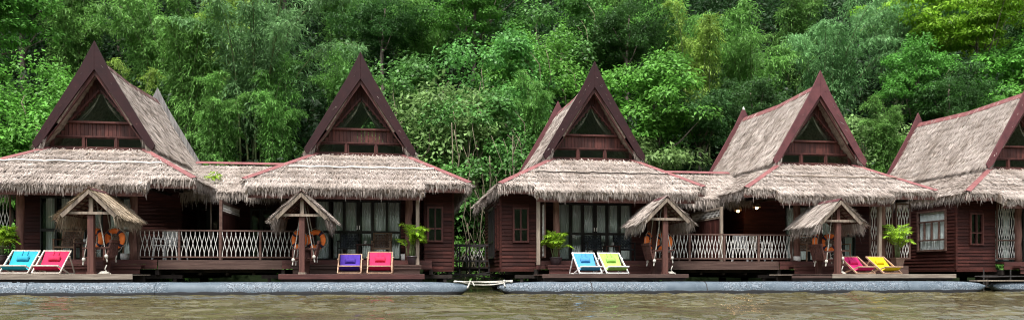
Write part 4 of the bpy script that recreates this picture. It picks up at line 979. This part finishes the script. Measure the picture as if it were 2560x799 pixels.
def ring(x, y, z, rot, label):
    t = thing('life_ring', (x, y, z), label, 'life ring', 'orange life rings hung on swing posts'); R0, r = .20, .068
    pts = []
    for k in range(32): a = 2 * PI * k / 32; pts.append((x + R0 * math.cos(a), y, z + R0 * math.sin(a)))
    MB().tube(pts, r, 12, True).build('ring', M['orange'], t, True)
    for q in range(4):
        a0 = PI / 4 + q * PI / 2; p = [(x + R0 * math.cos(a0 + d), y, z + R0 * math.sin(a0 + d)) for d in (-.16, -.08, 0, .08, .16)]
        MB().tube(p, r + .004, 12).build('band', M['navy'], t, True)
    mb = MB(); 
    for q in range(4):
        a0 = PI / 4 + q * PI / 2; p = []
        for k in range(9): f = k / 8; a = a0 + f * PI / 2; rr = R0 + r + .012 + .05 * math.sin(PI * f); p.append((x + rr * math.cos(a), y, z + rr * math.sin(a) - .03 * math.sin(PI * f)))
        mb.tube(p, .007, 5)
    mb.build('grab_line', M['rope'], t, True); t.rotation_euler.z = rot; return t
SH = [(-7.49, 'swing shelter with straw coloured thatch in front of the leftmost bungalow', 301, 'leftmost'), (-2.51, 'swing shelter facing straight on before the second bungalow', 302, 'second'),
      (7.03, 'swing shelter in front of the third bungalow, roof sloping to the left', 303, 'third'), (12.06, 'swing shelter in front of the fourth bungalow with reddish ridge cap', 304, 'fourth')]
for i, (x, lab, sd_, wd) in enumerate(SH):
    shelter(x, lab, M['post'], sd_); swing(x, 'wooden bench swing roped under the %s bungalow shelter' % wd, 310 + i, 1 if i in (0, 1) else -1)
    ring(x - .18, 20.60, 1.42, .95 if i > 1 else -.75, 'life ring on the left side of the rear post, %s bungalow shelter' % wd); ring(x + .25, 20.58, 1.42, -.8 if i > 1 else -.25, 'life ring on the right side of the rear post, %s bungalow shelter' % wd)
    mb = MB(); c_ = (x + .22, 19.95, .525); pts = []
    for k in range(40): a = k * .5; rr = .11 - .0018 * k; pts.append((c_[0] + rr * 1.4 * math.cos(a), c_[1] + rr * math.sin(a), c_[2] + .0015 * k))
    pts += [(c_[0] + .02, c_[1], c_[2] + .12), (c_[0] + .06, c_[1], c_[2] + .22)]
    if i != 1: tag(mb.tube(pts, .014, 5).build('rope_coil', M['rope'], None, True, loc=c_), 'coil of white rope on the deck at the %s bungalow shelter' % wd, 'rope', 'rope coils on the decks')

# ---------------------------------------------------------------- deck chairs
def chair(x, y, rot, key, label, fm, back=.58, w=.31):
    t = thing('deck_chair', (0, 0, 0), label, 'deck chair', 'sling deck chairs on the bathing decks'); ORG[t.name] = Vector((0, 0, 0))
    f1 = MB()      # long frame: from the foot in front to the top behind
    for s in (-1, 1): f1.bar((s * w, -.02, .015), (s * w, .68, back), .028, .042, (0, 0, 1))
    f1.bar((-w, .675, back - .002), (w, .675, back - .002), .045, .032); f1.bar((-w + .015, .0, .03), (w - .015, .0, .03), .03, .03); f1.build('frame', fm, t, bevel=.004)
    f2 = MB(); wi = w - .035
    for s in (-1, 1): f2.bar((s * wi, -.06, .20), (s * wi, .62, .015), .026, .04)
    f2.bar((-wi - .03, -.06, .205), (wi + .03, -.06, .205), .032, .032); f2.bar((-wi, .6, .02), (wi, .6, .02), .03, .03); f2.build('seat_frame', fm, t, bevel=.004)
    f3 = MB()
    for s in (-1, 1): f3.bar((s * (w + .03), .50, back * .76), (s * (w + .03), .80, .015), .022, .035)
    f3.bar((-w - .03, .79, .02), (w + .03, .79, .02), .028, .028); f3.build('prop', fm, t)
    # sling: hangs from the top bar, sags and rises to the front bar, with some thickness
    n = 22; m_ = 8; V = []; Q = []
    P0 = Vector((0, .66, back - .005)); P3 = Vector((0, -.055, .20)); P1 = Vector((0, .34, .16)); P2 = Vector((0, .16, -.02))
    for lay in (0, 1):
        for i in range(n + 1):
            q = i / n; p = P0 * (1 - q) ** 3 + P1 * (3 * q * (1 - q) ** 2) + P2 * (3 * q * q * (1 - q)) + P3 * q ** 3
            for j in range(m_ + 1):
                e = j / m_ * 2 - 1; wx = (w - .035) * (1 - .04 * math.sin(PI * q)); V.append((e * wx, p.y + .006 * lay, p.z + .03 * (e * e - 1) * math.sin(PI * q) * .6 - .006 * lay))
    W_ = m_ + 1; K = (n + 1) * W_
    for i in range(n):
        for j in range(m_): a = i * W_ + j; Q.append((a, a + 1, a + W_ + 1, a + W_)); b = a + K; Q.append((b, b + W_, b + W_ + 1, b + 1))
    npmesh('sling', V, Q, t, FAB[key], True)
    # front flap hanging from the front bar
    MB().box(-wi + .02, wi - .02, -.082, -.078, .10, .205).build('front_flap', FAB[key], t) if False else None
    pl = MB(); n = 12
    for i in range(n + 1):
        for k in range(12):
            a = 2 * PI * k / 12; e = i / n * 2 - 1; th = .045 * (1 - e ** 4) ** .5 + .004; hh = .075 * (.9 + .1 * e * e)
            ca, sa = math.cos(a), math.sin(a); ca = math.copysign(abs(ca) ** .6, ca)
            y_ = .475 + ca * hh * .55 - sa * th * .75 ; z_ = (.385 if back > .55 else .345) + ca * hh * .78 + sa * th * .6; pl.v.append((e * .135, y_, z_))
    for i in range(n):
        for k in range(12): k2 = (k + 1) % 12; pl.f.append((i * 12 + k, i * 12 + k2, (i + 1) * 12 + k2, (i + 1) * 12 + k))
    pl.f.append(tuple(range(12))[::-1]); pl.f.append(tuple(n * 12 + k for k in range(12))); po = pl.build('cushion', FAB[key + '_p'], t, True)
    sp = MB(); 
    for s in (-.06, .06): sp.bar((s, .50, back - .15), (s, .65, back - .005), .014, .006)
    sp.build('strap', FAB[key + '_p'], po)
    t.location = (x, y, .518); t.rotation_euler.z = rot; return t
chair(-9.22, 19.72, .02, 'turquoise', 'turquoise sling deck chair at the far left', M['frame'])
chair(-8.50, 19.72, .02, 'crimson', 'crimson sling deck chair beside the turquoise one', M['frame'])
chair(-1.34, 19.72, .02, 'purple', 'purple sling deck chair before the second bungalow', M['frame_wood'], .52, .29)
chair(-.58, 19.72, .0, 'rose', 'rose red sling deck chair beside the purple one', M['frame_wood'])
chair(4.96, 19.72, .08, 'sky', 'sky blue sling deck chair in white frame', M['white'])
chair(5.70, 19.72, .12, 'lime', 'lime green sling deck chair in white frame', M['white'])
chair(12.90, 19.74, .16, 'magenta', 'magenta sling deck chair reclined beside the yellow one', M['frame_wood'], .5)
chair(13.72, 19.74, .16, 'yellow', 'yellow sling deck chair reclined near the potted palm', M['frame_wood'], .5)

# ---------------------------------------------------------------- armchairs, tables, pots, palms
def armchair(x, y, rot, m, fm, label):
    t = thing('woven_armchair', (0, 0, 0), label, 'armchair', 'woven armchairs on the verandas'); ORG[t.name] = Vector((0, 0, 0)); random.seed(3)
    bk = MB(); 
    for i in range(11):
        xx_ = -.23 + i * .046
        for k in range(9):
            z = .40 + k * .05; o_ = .010 if (i + k) % 2 else -.004; bk.box(xx_ - .021, xx_ + .021, .24 + (z - .4) * .35 + o_, .255 + (z - .4) * .35 + o_, z - .023, z + .023)
    bk.build('backrest', m, t)
    se = MB(); se.box(-.24, .24, -.22, .24, .36, .395); se.build('seat', m, t, bevel=.01)
    f = MB()
    for s in (-1, 1):
        f.bar((s * .265, .23, .0), (s * .265, .41, .86), .035, .035); f.bar((s * .265, -.24, .0), (s * .265, -.24, .58), .035, .035); f.bar((s * .265, -.26, .58), (s * .265, .34, .60), .05, .03)
    f.bar((-.26, .41, .85), (.26, .41, .85), .035, .035); f.bar((-.26, -.24, .36), (.26, -.24, .36), .03, .04); f.build('frame', fm, t)
    t.location = (x, y, .90); t.rotation_euler.z = rot
def sidetable(x, y, label):
    t = thing('side_table', (x, y, .9), label, 'table', 'small tables between the armchairs')
    tb = MB(); 
    for k in range(5): tb.box(x - .24, x + .24, y - .22 + k * .09, y - .14 + k * .09, 1.36, 1.385)
    tb.build('tabletop', M['post'], t)
    for sx in (-1, 1):
        for sy in (-1, 1): MB().box(x + sx * .2 - .018, x + sx * .2 + .018, y + sy * .18 - .018, y + sy * .18 + .018, .9, 1.358).build('leg', M['post'], t)
def cup(x, y, label):
    tag(MB().lathe((x, y, 1.387), [(.0, 0), (.03, 0), (.042, .04), (.045, .10), (.038, .10), (.035, .02), (0, .02)], 14).build('cup', M['potwhite'], None, True, loc=(x, y, 1.387)), label, 'cup', 'white cups on the side tables')
SETS = [(C1 - .85, C1 + .25, 'leftmost', M['rattan'], M['rattan']), (C2 - .38, C2 + .60, 'second', M['rattan_grey'], M['rattan']), (C3 + .1, C3 + 1.05, 'third', M['rattan_grey'], M['rattan_grey']), (C4 - .1, C4 + .85, 'fourth', M['rattan'], M['rattan'])]
for xa, xb, wd, ma, mb_ in SETS:
    for xx_, mm, sd_ in ((xa, ma, 'left'), (xb, mb_, 'right')):
        col = 'brown' if mm is M['rattan'] else 'dark grey'; armchair(xx_, 22.9, random.uniform(-.1, .1), mm, M['black'] if col != 'brown' else M['frame_wood'], '%s woven armchair, %s one of the pair before the %s bungalow' % (col, sd_, wd))
    xm = (xa + xb) / 2; sidetable(xm, 22.7, 'small wooden table between the armchairs of the %s bungalow' % wd); cup(xm + .02, 22.62, 'white cup on the table of the %s bungalow' % wd)
def palm_mesh(rng, H=1.0, n=16, spread=.5):
    mb = MB(); parts = []
    for i in range(n):
        a = rng.rand() * 2 * PI; h = H * rng.uniform(.55, 1.0); sp = spread * rng.uniform(.4, 1.0) * (1.3 - h / H * .5); bx, by = rng.randn() * .04, rng.randn() * .04
        path = lambda t: np.array([bx + math.cos(a) * sp * t ** 1.8, by + math.sin(a) * sp * t ** 1.8, h * (1 - (1 - t) ** 1.7) - .28 * sp * max(0, t - .6) ** 2 * 6])
        pts = [path(t) for t in np.linspace(0, 1, 9)]; mb.tube(pts, [.010 * (1 - .8 * t) + .002 for t in np.linspace(0, 1, 9)], 5)
        ts = np.linspace(.38, 1, 22); P = np.array([path(t) for t in ts]); T = nrm(np.gradient(P, axis=0)); 
        for s in (-1, 1):
            side = nrm(np.cross(T, [0, 0, 1.])) * s; D = nrm(side * .8 + T * .75 + np.array([0, 0, -.25]) + rng.randn(len(ts), 3) * .10); N = nrm(np.cross(D, T) * s + np.array([0, 0, .6])); N = nrm(N - D * np.sum(N * D, 1, keepdims=True))
            L = .24 * np.sin(PI * (np.linspace(.18, .92, len(ts)))) + .03; parts.append(leaf_quads(P, D, N, L, np.full(len(ts), .028)))
    return mb, cat(parts)
def potted(x, y, z, m, label, seed, H=1.0, spread=.5, pot=.15, ph=.24, square=False):
    rng = R(seed); t = thing('potted_palm', (0, 0, 0), label, 'potted palm', 'potted palms beside the steps'); ORG[t.name] = Vector((0, 0, 0))
    mb = MB(); n = 4 if square else 18
    mb.lathe((0, 0, 0), [(0, 0), (pot * .72, 0), (pot * .95, ph * .75), (pot, ph * .86), (pot * 1.08, ph * .88), (pot * 1.08, ph), (pot * .95, ph), (pot * .9, ph * .86), (0, ph * .86)], n); po = mb.build('pot', m, t, not square)
    if square: po.rotation_euler.z = PI / 4
    st, (V, Q) = palm_mesh(rng, H, 18, spread); st.v = [(a, b, c_ + ph * .8) for a, b, c_ in st.v]; st.build('stems', M['culm'], t, True); npmesh('fronds', V + np.array([0, 0, ph * .8]), Q, t, M['palm'])
    t.location = (x, y, z)
potted(ux(3, 21.1), 21.1, .77, M['pot'], 'bright potted palm at the left edge of the photo', 401, .85, .55)
potted(ux(1031, 21.08), 21.08, .77, M['pot'], 'potted palm in a dark pot on the step of the second bungalow', 402, 1.0, .42)
potted(ux(1390, 21.1), 21.1, .77, M['pot'], 'potted palm in a round dark pot at the third bungalow', 403, .82, .50, .17, .22)
potted(ux(2244, 21.0), 21.0, .77, M['potbrown'], 'tall yellowish potted palm in a square brown pot by the yellow chair', 404, 1.12, .62, .2, .24, True)
tag(MB().box(ux(2244, 21) - .22, ux(2244, 21) + .25, 20.85, 21.2, .532, .768).build('pot_stand', M['deckbrown'], None, loc=(ux(2244, 21), 21.0, .53)), 'low wooden stand under the square brown pot', 'plant stand')
def whitepot(x, y, z, r, h, label):
    tag(MB().lathe((x, y, z), [(0, 0), (r * .85, 0), (r, h * .3), (r, h), (r * .85, h), (r * .8, h * .8), (0, h * .8)], 16).build('white_pot', M['potwhite'], None, True, loc=(x, y, z)), label, 'pot', 'white pots on the verandas')
whitepot(ux(1012, 21.6), 21.6, .9, .115, .18, 'white pot beside the palm of the second bungalow'); whitepot(ux(314, 21.6), 21.6, .9, .13, .17, 'white tub beside the post of the leftmost bungalow')
whitepot(C4 - 1.40, 21.42, .9, .12, .15, 'white collar tub around the log post of the fourth bungalow')
# white garden chairs on the linking verandas
def gchair(x, y, rot, label):
    t = thing('garden_chair', (0, 0, 0), label, 'chair', 'white garden chairs on the linking verandas'); ORG[t.name] = Vector((0, 0, 0))
    MB().box(-.22, .22, -.22, .22, .40, .43).build('seat', M['white'], t, bevel=.01)
    b = MB(); 
    for k in range(5): b.bar((-.18 + k * .09, .22, .43), (-.18 + k * .09, .30, .82), .05, .018, (0, 1, 0))
    b.bar((-.23, .30, .83), (.23, .30, .83), .03, .06); b.build('backrest', M['white'], t)
    for sx in (-1, 1):
        for sy in (-1, 1): MB().bar((sx * .2, sy * .19, .40), (sx * .23, sy * .23, 0), .03, .03).build('leg', M['white'], t)
        MB().bar((sx * .24, -.2, .62), (sx * .24, .24, .62), .045, .03).bar((sx * .24, -.18, .43), (sx * .24, -.18, .60), .03, .03).build('armrest', M['white'], t)
    t.location = (x, y, .9); t.rotation_euler.z = rot
gchair(ux(412, 22.6), 22.6, -.6, 'white garden chair behind the left railing, left one'); gchair(ux(440, 23.2), 23.2, .7, 'white garden chair behind the left railing, right one')
gchair(ux(1850, 22.6), 22.6, -.5, 'white garden chair behind the right railing below the lamps'); gchair(ux(1905, 22.9), 22.9, .6, 'white garden chair behind the right railing, rightmost one')
# hanging lamps in the right veranda
for u, v, y, lab in ((1845, 521, 23.4, 'small lit pendant lamp, lower left one of two over the right veranda'), (1892, 513, 22.9, 'small lit pendant lamp, upper right one of two over the right veranda')):
    x = ux(u, y); sc = 1900 * (math.cos(math.radians(8.2)) - (u - 1280) / 1900 * math.sin(math.radians(8.2))) / y; z = EYE + (683 - v) / sc
    t = thing('pendant_lamp', (x, y, z), lab, 'lamp', 'lit pendant lamps on the right veranda')
    MB().lathe((x, y, z), [(.13, -.06), (.11, .02), (.04, .10), (.035, .10), (.10, .015), (.12, -.06)], 16).build('lamp_shade', M['lamp_shade'], t, True)
    MB().ball((x, y, z - .075), .05).build('bulb', M['bulb'], t, True); MB().tube([(x, y, z + .1), (x, y, 3.1)], .006, 5).build('cord', M['black'], t)
    ld = bpy.data.lights.new('lamp_light', 'POINT'); ld.energy = 1.2; ld.color = (1, .6, .3); ld.shadow_soft_size = .04; lo = bpy.data.objects.new('lamp_light', ld); COL.objects.link(lo); lo.parent = t; lo.location = (0, 0, -.18)
# small fern on the linking roof
V, Q = crown_clumps(R(9), np.array([[ux(533, 23.3), 23.3, 3.36]]), [.16], 60, .12, .05)
tag(npmesh('roof_weed', V, Q, None, M['palm'], loc=(ux(533, 23.3), 23.3, 3.3)), 'small bright green weed growing on the thatch between the first two bungalows', 'plant')
